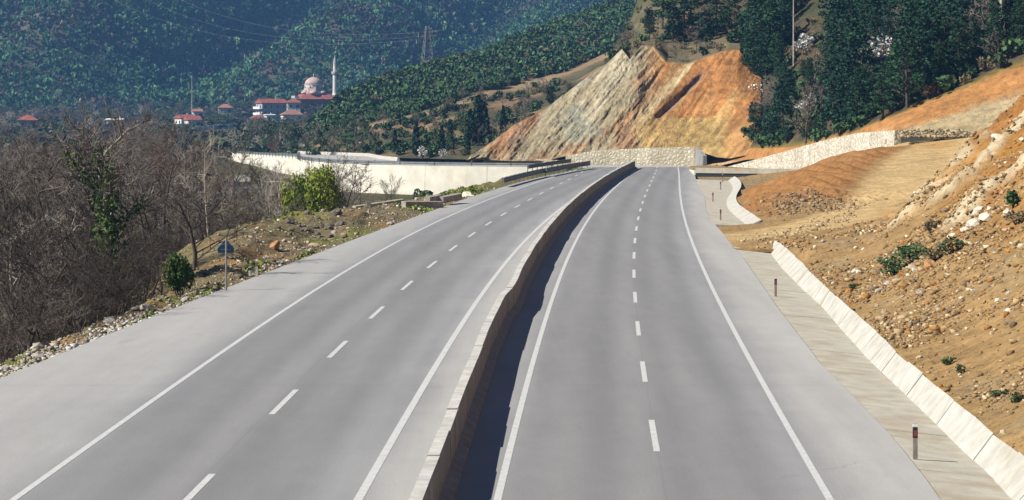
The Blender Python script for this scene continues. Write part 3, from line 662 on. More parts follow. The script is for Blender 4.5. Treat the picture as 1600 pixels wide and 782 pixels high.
# ------------------------------------------------------------------ walls
def wall_thing(name, path, tops, zb, th, mat, label, cat, panel, gap=.05, cope=None):
    """retaining wall along a ground path, cut into cast panels; path runs so that its right-hand side is the hidden back"""
    w_ = empty(name, label=label, cat=cat); path = np.asarray(path, float); d = np.r_[0, np.cumsum(np.linalg.norm(np.diff(path, axis=0), axis=1))]
    n = max(1, round(d[-1] / panel))
    for i in range(n):
        t = np.linspace(d[-1] * i / n, d[-1] * (i + 1) / n - gap, 4); pts = np.stack([np.interp(t, d, path[:, 0]), np.interp(t, d, path[:, 1])], 1); zt = np.interp(t, d, tops)
        tg = np.gradient(pts, axis=0); tg /= np.linalg.norm(tg, axis=1)[:, None]; nr = np.stack([tg[:, 1], -tg[:, 0]], 1)
        pr = rnd.uniform(-.02, .02); V = []
        for q, z_, m_ in zip(pts, zt, nr):
            f0, f1 = q + m_ * pr, q + m_ * th
            bt = .05 * (z_ - zb) * (1 if th > 0 else -1); V += [(f0[0] - m_[0] * bt, f0[1] - m_[1] * bt, zb), (f0[0], f0[1], z_), (f1[0], f1[1], z_), (f1[0], f1[1], zb)]
        Fc = [(4*k+j, 4*k+(j+1) % 4, 4*k+4+(j+1) % 4, 4*k+4+j) for k in range(3) for j in range(4)] + [(3,2,1,0), (12,13,14,15)]
        obj('panel', py_mesh('panel', V, Fc, mat), w_)
    if cope:
        c = np.c_[path, np.array(tops) + .002]; V, Fc = sweep(resample(c, 40), [(-.08, 0), (th + .05, 0), (th + .05, cope), (-.08, cope)])
        obj('coping', py_mesh('coping', V, Fc, M['shingle']), w_)
    return w_
def pth(l): return np.array([P(*p)[:2] for p in l]), np.array([P(*p)[2] for p in l])
# path direction chosen so that the back (right-hand side) faces away from the camera
p_, z_ = pth([(1086,230,346),(1030,231,347),(960,234,348.5),(915,238,349),(884,244,349.5)])
wall_thing('retaining_wall', p_[::-1] * 1, z_[::-1], -.6, -.6, M['stone_wall'], 'tall beige stone retaining wall across the end of the road below the orange cut', 'wall', 8)
p_, z_ = pth([(884,252,349.4),(850,249,350),(755,246,352)])
wall_thing('retaining_wall', p_[::-1], z_[::-1], -.6, -.5, M['stone_wall'], 'low yellowish stone wall below the grey rock face behind the guardrail', 'wall', 8)
p_, z_ = pth([(1086.5,230,345.7),(1099,244,339)])
wall_thing('wing_wall', p_, z_, -.6, -.5, M['barrier'], 'short shaded wing wall sloping down at the right end of the beige wall', 'wall', 30)
wall_thing('stone_wall', WX[::-1, :2], WX[::-1, 2], -3.0, .7, M['stone_white'], 'long white stone retaining wall climbing to the right behind the spoil bank', 'wall', 9)
# white wall that carries the far road, its rail and the barrier on its far side
FI = resample(far_in, 120); i0 = int(np.argmax(FI[:, 0] < 7)); FI = FI[i0:]
zt = farz(FI[:, 1]) - .03
wall_thing('embankment_wall', FI[:106] - 0, zt[:106], -4.9, .5, M['white_wall'], 'long bright white concrete wall carrying the far road behind the bare trees', 'wall', 10, .04)
def rail(name, path, z0, label, parent=None, step=4.0, hgt_=.75, mat='steel', bulk=1.0):
    g = empty(name, label=label, cat='guardrail'); path = np.asarray(path, float)
    pr = [(-.02,.0),(.03,.02),(.07,.07),(.03,.12),(.03,.19),(.07,.24),(.03,.30),(-.02,.31),(-.05,.30),(-.01,.24),(-.05,.18),(-.05,.12),(-.01,.07),(-.05,.01)]
    pr = [(a_ * bulk, b_ * bulk + hgt_ - .31 * bulk) for a_, b_ in pr]
    V, Fc = sweep(np.c_[path, z0], pr); obj('beam', py_mesh('beam', V, Fc, M[mat]), g)
    d = np.r_[0, np.cumsum(np.linalg.norm(np.diff(path, axis=0), axis=1))]
    pm = MB().box(-.05, .05, -.06, .06, -.35, hgt_ + .02).mesh('post', M[mat])
    for t in np.arange(.2, d[-1], step):
        obj('post', pm, g, (np.interp(t, d, path[:, 0]) - .12, np.interp(t, d, path[:, 1]), np.interp(t, d, z0)))
    return g
rail('guardrail', FI[:104] + np.array((.0, .3)), farz(FI[:104, 1]), 'bluish steel guardrail along the top of the long white wall', step=6, hgt_=.52, bulk=1.3)
t = np.linspace(252, 291, 24); rail('guardrail', np.c_[Ledge(t) + .15, t], np.zeros(24), 'grey steel guardrail on the left verge, nearer of two overlapping lengths', hgt_=1.0, bulk=1.9)
t = np.linspace(289, 326, 24); rail('guardrail', np.c_[Ledge(t) + .5, t], np.zeros(24), 'grey steel guardrail on the left verge, farther of two overlapping lengths', hgt_=1.05, bulk=2.0)
t = np.linspace(296, 329, 20); rail('guardrail', np.c_[Ledge(t) - 2.6, t], np.zeros(20), 'dark steel guardrail partly hidden behind the overlapping rails at the bend', hgt_=1.25, bulk=1.6)
fo = empty('far_barrier', label='low pale concrete barrier along the outer edge of the far road', cat='barrier')
bb = resample(b[8:], 30)
bb = np.c_[bb, np.interp(np.arange(30), np.linspace(0, 29, len(a[8:])), farz(a[8:, 1]))]
for k in range(28):
    V, Fc = sweep(bb[k:k+2] * [1, 1, 1], [(-.25, 0), (-.12, .55), (.12, .55), (.25, 0)]); obj('segment', py_mesh('segment', V, Fc, M['concrete_white']), fo)
cw = empty('canal_wall', label='pale coping of a low canal wall running straight behind the bare trees', cat='wall')
q0, q1 = P(-260, 279, 352), P(392, 279, 352)
for k in range(14):
    u0, u1 = q0 + (q1 - q0) * k / 14, q0 + (q1 - q0) * (k + 1) / 14
    obj('coping', MB().box(u0[0], u1[0] - .05, 351.6, 352.5, -2.55, -1.6 + rnd.uniform(-.05, .05)).mesh('coping', M['white_wall']), cw)
    obj('base', MB().box(u0[0], u1[0], 351.9, 352.6, -4.6, -2.553).mesh('base', M['plaster_grey']), cw)  # grey colour stands in for the shade on the bank below the coping
pa = empty('parapet', label='low olive concrete parapet beam crossing behind the far end of the shoulder', cat='parapet')
q0, q1 = np.array((22.6, 297)), np.array((35.4, 292))
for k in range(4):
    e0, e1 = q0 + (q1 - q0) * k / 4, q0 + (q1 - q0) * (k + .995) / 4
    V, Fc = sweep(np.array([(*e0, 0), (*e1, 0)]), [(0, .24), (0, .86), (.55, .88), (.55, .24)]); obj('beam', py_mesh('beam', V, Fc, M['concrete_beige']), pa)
    V, Fc = sweep(np.array([(*e0, 0), (*e1, 0)]), [(.22, -.4), (.22, .236), (.45, .236), (.45, -.4)]); obj('shadow_strip', py_mesh('shadow_strip', V, Fc, M['black']), pa)  # black strip painted in for the shadow gap under the beam
mb = MB().add([(23.2,318,0),(23.4,318,0),(22.55,297.2,0),(22.3,297.2,0),(23.2,318,.10),(23.4,318,.10),(22.55,297.2,.5),(22.3,297.2,.5)], [(3,2,1,0),(4,5,6,7),(0,1,5,4),(1,2,6,5),(2,3,7,6),(3,0,4,7)])
mb.obj('kerb', M['white_wall'], label='white end kerb tapering along the road edge up to the parapet beam', cat='kerb')
# ------------------------------------------------------------------ posts, sign
def delineator(px, py, z, label, pale=False):
    g = G(px, py, z); o = empty('marker_post', g, label=label, cat='marker post', group='marker posts along the road')
    MB().box(-.055, .055, -.035, .035, -.15, .80).add([(-.055,-.035,.80),(.055,-.035,.80),(.055,.035,.86),(-.055,.035,.86)], [(0,1,2,3)]).obj('body', M['concrete_white' if pale else 'post'], o)
    MB().box(-.057, .057, -.038, .038, .52, .78).obj('band', M['post' if pale else 'black'], o)
    MB().box(-.035, .035, -.046, -.039, .56, .70).obj('reflector', M['red'], o)
    MB().box(-.057, .057, -.038, .038, .785, .84).obj('cap', M['white_paint'], o)
    return o
delineator(1430, 718, -.05, 'dark marker post with red reflector beside the near white channel')
delineator(1212, 463, -.05, 'dark marker post standing midway along the white channel')
delineator(1126, 344, -.04, 'dark marker post at the mouth of the dirt track')
delineator(1114, 315, -.03, 'dark marker post on the far shoulder, alone nearest the asphalt')
delineator(1126, 296, -.05, 'lower of two close marker posts near the parapet beam')
delineator(1129, 284, -.05, 'upper of two close marker posts near the parapet beam')
delineator(401, 433, 0, 'pale marker post on the rubble verge right of the blue sign', True)
sp = G(349, 454, 0); sg = empty('road_sign', sp + np.array((.12, 0, 0)), R(19), label='pentagonal road sign seen from behind, back tinted shade blue, on a grey pole', cat='sign')
MB().tube((0, -.05, -.3), (0, -.05, 2.42), .048, n=10).obj('pole', M['pole'], sg)
pl = [(-.36,1.72),(.36,1.72),(.40,1.92),(0,2.36),(-.40,1.92)]
mbs = MB(); mbs.add([(x, .03, z) for x, z in pl] + [(x, .055, z) for x, z in pl], [(0,1,2,3,4), (9,8,7,6,5)] + [(i, 5 + i, 5 + (i + 1) % 5, (i + 1) % 5) for i in range(5)]); mbs.obj('plate', M['sign_shade_blue'], sg)
for zz in (1.85, 2.1): MB().box(-.22, .22, -.01, .028, zz, zz + .05).obj('bracket', M['pole'], sg)
# ------------------------------------------------------------------ broken concrete beams on the verge
def zl(x, y): return float(Hl(np.array([x]), np.array([y]))[0])
for (x0, y0, x1, y1, lab, lift) in [(-8.9,199,-5.9,202,'long grey concrete beam lying flat beside the left shoulder', .05),(-6.1,206.5,-4.6,211,'short concrete beam tilted against the rubble near the shoulder', .25),(-7.2,205,-6.2,207.5,'small broken beam propped behind the long concrete beam', .25),(-13.2,203,-9.3,206,'dark half buried beam left of the long concrete beam', -.05)]:
    z0, z1 = zl(x0, y0) + lift, zl(x1, y1) + lift
    V, Fc = sweep(np.array([(x0, y0, z0), (x1, y1, z1 + (.15 if lift > .1 else 0))]), [(-.28, 0), (-.26, .55), (.0, .57), (.28, .52), (.28, 0)])
    obj('concrete_beam', py_mesh('concrete_beam', V, Fc, M['debris']), label=lab, cat='beam')
# ------------------------------------------------------------------ buildings of the village
def windows(mb_wall, parent, specs, mat_frame='shingle'):
    for (x, y, z, wd, hh, axis) in specs:   # axis 'x': faces -y ; 'l': faces -x
        if axis == 'x':
            f = MB().box(x - wd/2 - .12, x + wd/2 + .12, y - .06, y - .003, z - .12, z + hh + .12).obj('window', M[mat_frame], parent)
            MB().box(x - wd/2, x + wd/2, y - .09, y - .062, z, z + hh).obj('pane', M['glass'], f)
        else:
            f = MB().box(x - .06, x - .003, y - wd/2 - .12, y + wd/2 + .12, z - .12, z + hh + .12).obj('window', M[mat_frame], parent)
            MB().box(x - .09, x - .062, y - wd/2, y + wd/2, z, z + hh).obj('pane', M['glass'], f)
def house(px, py, Yd, L, Wd, Hh, rot, wall, roof, label, hip=False, rise=1.8, balcony=False, over=.5, floors=2, drop=6):
    p = P(px, py, Yd); o = empty('house', p, R(rot), label=label, cat='house')
    MB().box(-L/2, L/2, -Wd/2, Wd/2, -drop, Hh).obj('wall', M[wall], o)
    a_, b_ = L/2 + over, Wd/2 + over; hx = a_ - b_ * .9 if hip else a_
    base = [(-a_,-b_,Hh+.02),(a_,-b_,Hh+.02),(a_,b_,Hh+.02),(-a_,b_,Hh+.02)]; t_ = [(-hx,0,Hh+rise),(hx,0,Hh+rise)]
    low = [(x, y, z - .18 + .002) for x, y, z in base]
    r = MB().add(base + t_ + low, [(0,1,5,4),(2,3,4,5),(1,2,5),(3,0,4),(6,7,1,0),(7,8,2,1),(8,9,3,2),(9,6,0,3),(9,8,7,6)]).obj('roof', M[roof], o)
    MB().box(L*.2, L*.2 + .7, .3, 1.0, Hh + rise*.3, Hh + rise + .7).obj('chimney', M['plaster_grey'], r)
    sp_ = []
    n = max(2, int(L // 3))
    for fl in range(floors):
        zf = Hh - 2.4 - 2.9 * fl
        sp_ += [(-L/2 + L*(i+.5)/n, -Wd/2, zf, 1.1, 1.3, 'x') for i in range(n)] + [(-L/2, Wd*(j-.5)*.5, zf, 1.0, 1.3, 'l') for j in range(2)]
    windows(None, o, sp_)
    MB().box(L*.28, L*.28 + 1.0, -Wd/2 - .07, -Wd/2 - .003, Hh - 2.9*floors + .1, Hh - 2.9*floors + 2.1).obj('door', M['roof_brown'], o)
    if balcony:
        for fl in range(floors):
            zf = Hh - 2.75 - 2.9 * fl
            MB().box(-L/2 - 1.5, -L/2 - .1, -Wd/2 - .1, Wd/2 + .1, zf - .2, zf).box(-L/2 - 1.5, -L/2 - 1.35, -Wd/2 - .1, Wd/2 + .1, zf + .003, zf + 1.0).obj('balcony', M['plaster'], o)
    return o
house(43, 203, 900, 7.2, 7, 3.6, 10, 'plaster_grey', 'roof_red', 'small square house with a red hipped roof above the trees at far left', True, 1.9, floors=1)
house(289, 198, 1100, 7, 6.5, 3.8, 35, 'plaster', 'roof_red', 'white house with a red gable roof, left one of the pair', False, 1.6, floors=1)
house(301, 199, 1092, 6, 6, 3.2, 25, 'plaster', 'roof_red', 'white house with balconies under a bright red roof, right one of the pair', False, 1.9, True, floors=1)
house(308, 186, 1118, 4, 4, 3.4, 15, 'plaster', 'roof_brown', 'tiny pale house peeping above the pair of red roofed houses', False, 1.2, floors=1)
house(424, 187, 1180, 13, 7.5, 8.0, 30, 'plaster_grey', 'roof_red', 'large three storey house with white balconies and a long red roof', False, 2.0, True, floors=3)
house(458, 172, 1195, 6.5, 6, 3.6, 12, 'plaster', 'roof_red', 'small red roofed annexe between the large house and the mosque', True, 1.8, floors=1)
house(404, 193, 1150, 7, 6, 2.6, 20, 'plaster_pink', 'roof_red', 'low red roofed outbuilding below the large white house', True, 1.5, floors=1)
house(421, 192, 1140, 4, 4, 3.6, 25, 'plaster', 'shingle', 'little flat roofed white block in front of the large house', False, .4, floors=1)
house(456, 188, 1150, 9.5, 7, 2.6, 15, 'plaster', 'roof_brown', 'wide cottage with a brown hipped roof below the mosque', True, 2.2, floors=1)
house(515, 214, 920, 6.5, 5.5, 4.8, 20, 'plaster_pink', 'roof_brown', 'pink house with tall pale windows below the green ridge', True, 1.5, floors=2)
house(180, 196, 950, 6, 5, 2.2, 0, 'plaster', 'shingle', 'low white shed showing between bare tree tops', False, .5, floors=1)
house(258, 212, 980, 9, 7, 2.4, 5, 'plaster_grey', 'roof_red', 'long low red roof half hidden by bare trees', True, 1.5, floors=1)
house(352, 176, 1230, 7, 6, 2.4, 10, 'plaster_grey', 'roof_brown', 'brown roofed cottage behind dark trees left of the large house', True, 1.9, floors=1)
sw = empty('garden_wall', label='pale stone wall stepping uphill between the houses', cat='wall')
for k in range(9):
    u = k / 9; q = P(300 + 72 * u, 215, 985 + 100 * u); q2 = P(300 + 72 * (u + .108), 215, 985 + 100 * (u + .108)); q[2] = float(Hv(q[0], q[1])) + .9
    V, Fc = sweep(np.array([q, [q2[0], q2[1], q[2]]]), [(0, -4), (0, .9), (.4, .9), (.4, -4)]); obj('block', py_mesh('block', V, Fc, M['shingle']), sw)
# mosque
mq = empty('mosque', P(490, 162, 1250), R(18), label='domed mosque with stacked pinkish domes and wide red roof on the knoll', cat='mosque')
mq.scale = (1.06, 1.06, 1.1)
MB().box(-8.3, 9.2, -7, 7, -7, 2.0).obj('hall', M['roof_brown'], mq)
rf = MB().add([(-9,-8,2.02),(10,-8,2.02),(10,8,2.02),(-9,8,2.02),(-6,-4.6,4.3),(7,-4.6,4.3),(7,4.6,4.3),(-6,4.6,4.3)], [(0,1,5,4),(1,2,6,5),(2,3,7,6),(3,0,4,7),(4,5,6,7),(3,2,1,0)]).obj('roof', M['roof_red'], mq)
MB().lathe([(5.8,4.0),(5.8,5.2),(5.2,5.4),(4.7,7.4)], 8).obj('octagon', M['lead'], mq)
MB().lathe([(4.5,7.42),(4.5,8.6),(4.7,8.7),(4.7,8.9)], 16).obj('drum', M['shingle'], mq)
dm = MB().lathe([(4.35 * math.cos(t_), 8.92 + 3.4 * math.sin(t_)) for t_ in np.linspace(0, 1.45, 8)], 20).obj('dome', M['lead'], mq, True)
MB().lathe([(.25,12.2),(.12,12.9),(.3,13.2),(.05,14.0)], 8).obj('finial', M['shingle'], dm)
for k in range(6):
    th = k * math.pi / 3 + .3; c_ = (4.9 * math.cos(th), 4.9 * math.sin(th))
    MB().lathe([(2.0 * math.cos(t_), 4.6 + 1.7 * math.sin(t_)) for t_ in np.linspace(0, 1.4, 5)], 12, c_).obj('half_dome', M['lead'], mq, True)
for k in range(8):
    th = k * math.pi / 4 + .2; MB().tube((4.4*math.cos(th), 4.4*math.sin(th), 7.7), (4.62*math.cos(th), 4.62*math.sin(th), 7.7), .32, n=6).obj('window', M['glass'], mq)
por = MB().box(-10.4, -8.6, -5, 3, -4, 3.6).obj('porch', M['concrete_white'], mq)
for k in range(3): MB().box(-10.5, -10.41, -4.4 + 2.5 * k, -2.9 + 2.5 * k, -1, 2.6).obj('arch', M['glass'], por)
for k in range(3): MB().lathe([(1.3 * math.cos(t_), 2.6 + 1.5 * math.sin(t_)) for t_ in np.linspace(0, 1.4, 5)], 10, (5.2 + 1.6 * k, -4.6 + .8 * k)).obj('cupola', M['shingle'], mq, True)
mn = empty('minaret', P(523.3, 158, 1262), 0, label='slender pale minaret with one balcony and pointed cap beside the mosque', cat='minaret')
MB().lathe([(1.5,-6),(1.5,3.2),(1.15,4.2),(1.1,13.6)], 12).obj('shaft', M['shingle'], mn)
MB().lathe([(1.12,13.3),(1.7,14.2),(1.75,15.2),(1.6,15.25)], 12).obj('balcony', M['concrete_white'], mn)
MB().lathe([(.92,15.2),(.9,19.4)], 12).obj('upper_shaft', M['shingle'], mn)
MB().lathe([(1.05,19.42),(.55,21.6),(.06,24.0)], 12).obj('cap', M['plaster_grey'], mn)
# utility poles, pylon, wires
def pole(px, py, Yd, hgt__, label, r=.16):
    p = P(px, py, Yd); o = empty('utility_pole', p, label=label, cat='pole')
    MB().tube((0, 0, -2), (0, 0, hgt__), r, r * .6, 8).obj('shaft', M['twig_pale'], o)
    MB().box(-.9, .9, -.06, .06, hgt__ - .7, hgt__ - .55).obj('crossarm', M['pole'], o)
pole(300, 186, 1180, 21, 'tall thin utility pole rising behind the pair of white houses', .28)
pole(1240, 82, 352, 11, 'pale utility pole in the brown clearing among the pines', .13)
def pylon(px, py, Yd, H_, label):
    p = P(px, py, Yd); o = empty('pylon', p, R(20), label=label, cat='pylon'); b0, b1 = H_ * .13, H_ * .03
    mb = MB(); lv = [0, .2, .38, .54, .68, .8, .9, 1.0]
    cor = lambda u: [(sx * (b0 + (b1 - b0) * u), sy * (b0 + (b1 - b0) * u), u * H_) for sx, sy in ((-1,-1),(1,-1),(1,1),(-1,1))]
    for u0, u1 in zip(lv[:-1], lv[1:]):
        A, B = cor(u0), cor(u1)
        for k in range(4):
            mb.tube(A[k], B[k], .13, n=4); mb.tube(A[k], B[(k+1) % 4], .08, n=4); mb.tube(A[(k+1) % 4], B[k], .08, n=4)
    mb.obj('lattice', M['pole'], o)
    for zz, ln in ((.70, .24), (.84, .2)):
        for sx in (-1, 1):
            MB().tube((0, 0, H_ * zz), (sx * H_ * ln, 0, H_ * zz + .3), .14, n=4).tube((0, 0, H_ * (zz + .07)), (sx * H_ * ln, 0, H_ * zz + .3), .1, n=4).obj('crossarm', M['steel'], o)
            MB().tube((sx * H_ * ln, 0, H_ * zz + .2), (sx * H_ * ln, 0, H_ * zz - 1.2), .12, n=6).obj('insulator', M['plaster_grey'], o)
    return p
pylon(668, 116, 860, 17, 'grey lattice pylon standing on the shoulder of the green ridge')
def wire(p0, p1, sag, r, label):
    t = np.linspace(0, 1, 17); c = np.outer(1 - t, p0) + np.outer(t, p1); c[:, 2] -= sag * 4 * t * (1 - t)
    V, Fc = sweep(c, [(-r, -r), (-r, r), (r, r), (r, -r)]); obj('power_line', py_mesh('power_line', V, Fc, M['pole']), label=label, cat='power line')
wire(P(160, -10, 1500), P(655, 62, 860), 12, .022, 'lower pale power line sagging across the wooded mountain')
wire(P(200, -16, 1480), P(680, 55, 860), 12, .022, 'middle pale power line sagging across the wooded mountain')
wire(P(240, -22, 1460), P(690, 48, 860), 11, .022, 'upper pale power line sagging across the wooded mountain')

# ------------------------------------------------------------------ plants: prototypes
def tubes(segs, sides=3):
    """segs: list of (p0, p1, r0, r1) -> one mesh of tapered tubes"""
    A = np.array([(*a_, *b_, c_, d_) for a_, b_, c_, d_ in segs], float); p0, p1, r0, r1 = A[:, :3], A[:, 3:6], A[:, 6], A[:, 7]
    d = p1 - p0; d /= np.linalg.norm(d, axis=1)[:, None] + 1e-9
    h = np.where(np.abs(d[:, 2:3]) < .9, np.array([[0, 0, 1.]]), np.array([[1., 0, 0]])); u = np.cross(d, h); u /= np.linalg.norm(u, axis=1)[:, None]; v = np.cross(d, u)
    th = np.arange(sides) * 2 * math.pi / sides; ring = u[:, None] * np.cos(th)[None, :, None] + v[:, None] * np.sin(th)[None, :, None]
    V = np.concatenate([p0[:, None] + ring * r0[:, None, None], p1[:, None] + ring * r1[:, None, None]], 1)
    k = np.arange(sides); q = np.stack([k, (k + 1) % sides, sides + (k + 1) % sides, sides + k], 1)
    return V.reshape(-1, 3), (np.arange(len(A))[:, None, None] * 2 * sides + q[None]).reshape(-1, 4)
def quads(C, size, rg, flat=.0, up=None):
    """leaf-clump faces at points C with random orientation"""
    n = len(C); a_ = rg.normal(size=(n, 3)); a_ /= np.linalg.norm(a_, axis=1)[:, None]; b_ = rg.normal(size=(n, 3)); b_ -= (b_ * a_).sum(1)[:, None] * a_; b_ /= np.linalg.norm(b_, axis=1)[:, None]
    if flat: a_[:, 2] *= 1 - flat; b_[:, 2] *= 1 - flat
    sz = size * rg.uniform(.6, 1.35, n)[:, None]; sz2 = sz * rg.uniform(.5, .9, n)[:, None]
    V = np.stack([C - a_ * sz, C + b_ * sz2 * .8, C + a_ * sz, C - b_ * sz2], 1).reshape(-1, 3)
    return V, np.arange(4 * n).reshape(-1, 4)
def branchy(seed, H_=10., limbs=9, lev=(6, 5, 4), spread=.75, low=.22, r0=.17, twig=.016, lean=0., up=.25, multi=1):
    rg = random.Random(seed); tr, cr = [], []
    def grow(p, d, L, r, level, store):
        n = 3 if level < 2 else 2; pts = [p]; dd = Vector(d)
        for k in range(n):
            dd = (dd + Vector((rg.gauss(0, .16), rg.gauss(0, .16), rg.gauss(.06 * up * 4, .12)))).normalized(); pts.append(pts[-1] + dd * L / n)
        for k in range(n): store.append((pts[k], pts[k+1], max(twig, r * (1 - .75 * k / n)), max(twig * .8, r * (1 - .75 * (k + 1) / n))))
        return pts, dd
    for s_ in range(multi):
        a0 = rg.uniform(0, 6.28); base = Vector((rg.gauss(0, .25), rg.gauss(0, .25), 0)) if multi > 1 else Vector((0, 0, 0))
        d0 = Vector((math.cos(a0) * (.28 if multi > 1 else lean), math.sin(a0) * (.28 if multi > 1 else lean), 1)).normalized()
        tp, _ = grow(base - Vector((0, 0, .4)), d0, H_ * (.80 if multi == 1 else .75), r0, 0, tr)
        for i in range(limbs):
            u = low + (1 - low) * (i + rg.random()) / limbs; f = u * (len(tp) - 1); k = min(int(f), len(tp) - 2); p = tp[k].lerp(tp[k+1], f - k)
            a_ = rg.uniform(0, 6.28); el = rg.uniform(.35, 1.0) * (1.15 if u > .6 else .8)
            d = Vector((math.cos(a_), math.sin(a_), math.tan(el) * .9)).normalized(); L = H_ * spread * rg.uniform(.34, .55) * (1.12 - .55 * u)
            q, _d = grow(p, d, L, r0 * .42 * (1.1 - .6 * u), 1, tr)
            for j in range(lev[0]):
                f = (.25 + .75 * (j + rg.random()) / lev[0]) * (len(q) - 1.001); k2 = int(f); p2 = q[k2].lerp(q[k2+1], f - k2)
                d2 = (_d + Vector((rg.gauss(0, .7), rg.gauss(0, .7), rg.gauss(.2, .5)))).normalized()
                q2, _d2 = grow(p2, d2, L * rg.uniform(.3, .55), twig * 2.2, 2, cr)
                for m_ in range(lev[1]):
                    f = (.2 + .8 * (m_ + rg.random()) / lev[1]) * (len(q2) - 1.001); k3 = int(f); p3 = q2[k3].lerp(q2[k3+1], f - k3)
                    d3 = (_d2 + Vector((rg.gauss(0, .75), rg.gauss(0, .75), rg.gauss(.25, .5)))).normalized()
                    q3, _d3 = grow(p3, d3, L * rg.uniform(.14, .30), twig * 1.2, 3, cr)
                    for w_ in range(lev[2]):
                        p4 = q3[rg.randrange(1, len(q3))]; d4 = (_d3 + Vector((rg.gauss(0, .8), rg.gauss(0, .8), rg.gauss(.2, .5)))).normalized()
                        cr.append((p4, p4 + d4 * L * rg.uniform(.08, .18), twig, twig * .6))
    return tr, cr
def crown_pts(rg, n, blobs):
    """points on and in a set of ellipsoid clumps (x, y, z, rx, rz)"""
    w_ = np.array([b_[3] ** 2 for b_ in blobs]); idx = rg.choice(len(blobs), n, p=w_ / w_.sum()); B = np.array(blobs)[idx]
    d = rg.normal(size=(n, 3)); d /= np.linalg.norm(d, axis=1)[:, None]; r = rg.uniform(.62, 1.05, n)[:, None] ** .7
    return B[:, :3] + d * r * np.stack([B[:, 3], B[:, 3], B[:, 4]], 1)
def pine_mesh(seed, mat, n=900, form=0):
    """height 10; irregular clumpy crown on a bare lower trunk"""
    rg = np.random.default_rng(seed); bl = []; segs = [((0, 0, -.6), (0.1, 0, 5), .17, .12), ((.1, 0, 5), (0, .1, 9.4), .12, .03)]
    z = 1.3 + .8 * rg.random()
    while z < 9.6:
        u = max(0, (z - 2) / 8); rr_ = (1.75 - 1.35 * u ** 1.25) * rg.uniform(.75, 1.2) * (1.15 if form else 1); k = int(rg.integers(3, 6)); a0 = rg.uniform(0, 6.28)
        for j in range(k):
            a_ = a0 + j * 6.283 / k + rg.normal(0, .3); q = rr_ * rg.uniform(.55, 1.05); c_ = (q * math.cos(a_), q * math.sin(a_), z + rg.normal(0, .22))
            bl.append((*c_, (.78 - .38 * u) * rg.uniform(.8, 1.2), (.46 - .15 * u) * rg.uniform(.8, 1.2))); segs.append(((0, 0, z - .4), c_, .045, .015))
        z += .62 if not form else .8
    bl.append((0, 0, 9.6, .25, .45)); C = crown_pts(rg, n, bl); V, Fq = quads(C, .21, rg, .2)
    tv, tf = tubes(segs, 5)
    return np_mesh('trunk', tv, tf, M['bark']), np_mesh('crown', V, Fq, M[mat])
def bush_mesh(seed, mat, n=260, sz=.2, tall=1.0, name='foliage'):
    """unit bush: about 1 m radius, 1.6*tall high"""
    rg = np.random.default_rng(seed); bl = [(0, 0, .8 * tall, .62, .6 * tall)]
    for k in range(9): a_ = rg.uniform(0, 6.28); q = rg.uniform(.3, .75); bl.append((q * math.cos(a_), q * math.sin(a_), tall * rg.uniform(.35, 1.25) * (1.15 - .4 * q), rg.uniform(.28, .45), rg.uniform(.28, .42) * tall))
    C = crown_pts(rg, n, bl); C[:, 2] = np.maximum(C[:, 2], .02); V, Fq = quads(C, sz, rg)
    sg_ = [((0, 0, -.3), (b_[0], b_[1], b_[2]), .05, .015) for b_ in bl]; tv, tf = tubes(sg_, 4)
    return np_mesh('stem', tv, tf, M['bark']), np_mesh(name, V, Fq, M[mat])
def tree_mesh(seed, mat, n=420, sz=.34):
    """height 10 broadleaf with lumpy crown"""
    rg = np.random.default_rng(seed); bl = [(0, 0, 6.3, 2.0, 2.0)]; segs = [((0, 0, -.6), (0, 0, 4.6), .2, .13)]
    for k in range(12): a_ = rg.uniform(0, 6.28); q = rg.uniform(1.0, 2.6); bl.append((q * math.cos(a_), q * math.sin(a_), rg.uniform(3.2, 8.6) - .3 * q, rg.uniform(.9, 1.5), rg.uniform(.8, 1.3)))
    for b_ in bl: segs.append(((0, 0, 3.5), b_[:3], .08, .02))
    C = crown_pts(rg, n, bl); V, Fq = quads(C, sz, rg); tv, tf = tubes(segs, 4)
    return np_mesh('trunk', tv, tf, M['bark']), np_mesh('crown', V, Fq, M[mat])
def cyp_mesh(seed):
    rg = np.random.default_rng(seed); n = 420; z = rg.uniform(.05, 1, n) ** .9; r = .105 * np.sin(np.clip(z, 0, 1) ** .6 * math.pi * .97) ** .7 * rg.uniform(.7, 1.05, n); a_ = rg.uniform(0, 6.28, n)
    C = np.stack([r * np.cos(a_), r * np.sin(a_), z], 1) * 10; V, Fq = quads(C, .34, rg); V[:, 2] = C.repeat(4, 0)[:, 2] + (V[:, 2] - C.repeat(4, 0)[:, 2]) * 1.6
    tv, tf = tubes([((0, 0, -.5), (0, 0, 7), .16, .04)], 5); return np_mesh('trunk', tv, tf, M['bark']), np_mesh('crown', V, Fq, M['cypress'])
def bare_mesh(seed, tw, **k):
    tr, cr = branchy(seed, **k); tv, tf = tubes(tr, 5); cv, cf = tubes(cr, 3)
    return np_mesh('trunk', tv, tf, M['bark']), np_mesh('crown', cv, cf, M[tw])
def remat(pair, m1, m2):
    a_, b_ = pair[0].copy(), pair[1].copy(); a_.materials[0] = M[m1]; b_.materials[0] = M[m2]; return a_, b_
def plant(name, parts, pair, loc, s, label, cat, group, rz=None, sxy=1.0, tilt=0):
    o = empty(name, loc, rnd.uniform(0, 6.28) if rz is None else rz, label=label, cat=cat, group=group)
    o.scale = (s * sxy, s * sxy, s)
    if tilt: o.rotation_euler[0] = rnd.gauss(0, tilt); o.rotation_euler[1] = rnd.gauss(0, tilt)
    for nm, me in zip(parts, pair): obj(nm, me, o)
    return o
TC = ('trunk', 'crown'); SF = ('stem', 'foliage')
PINES = [pine_mesh(200 + k, 'pine' if k % 3 else 'pine2', 1700, k % 2) for k in range(7)]
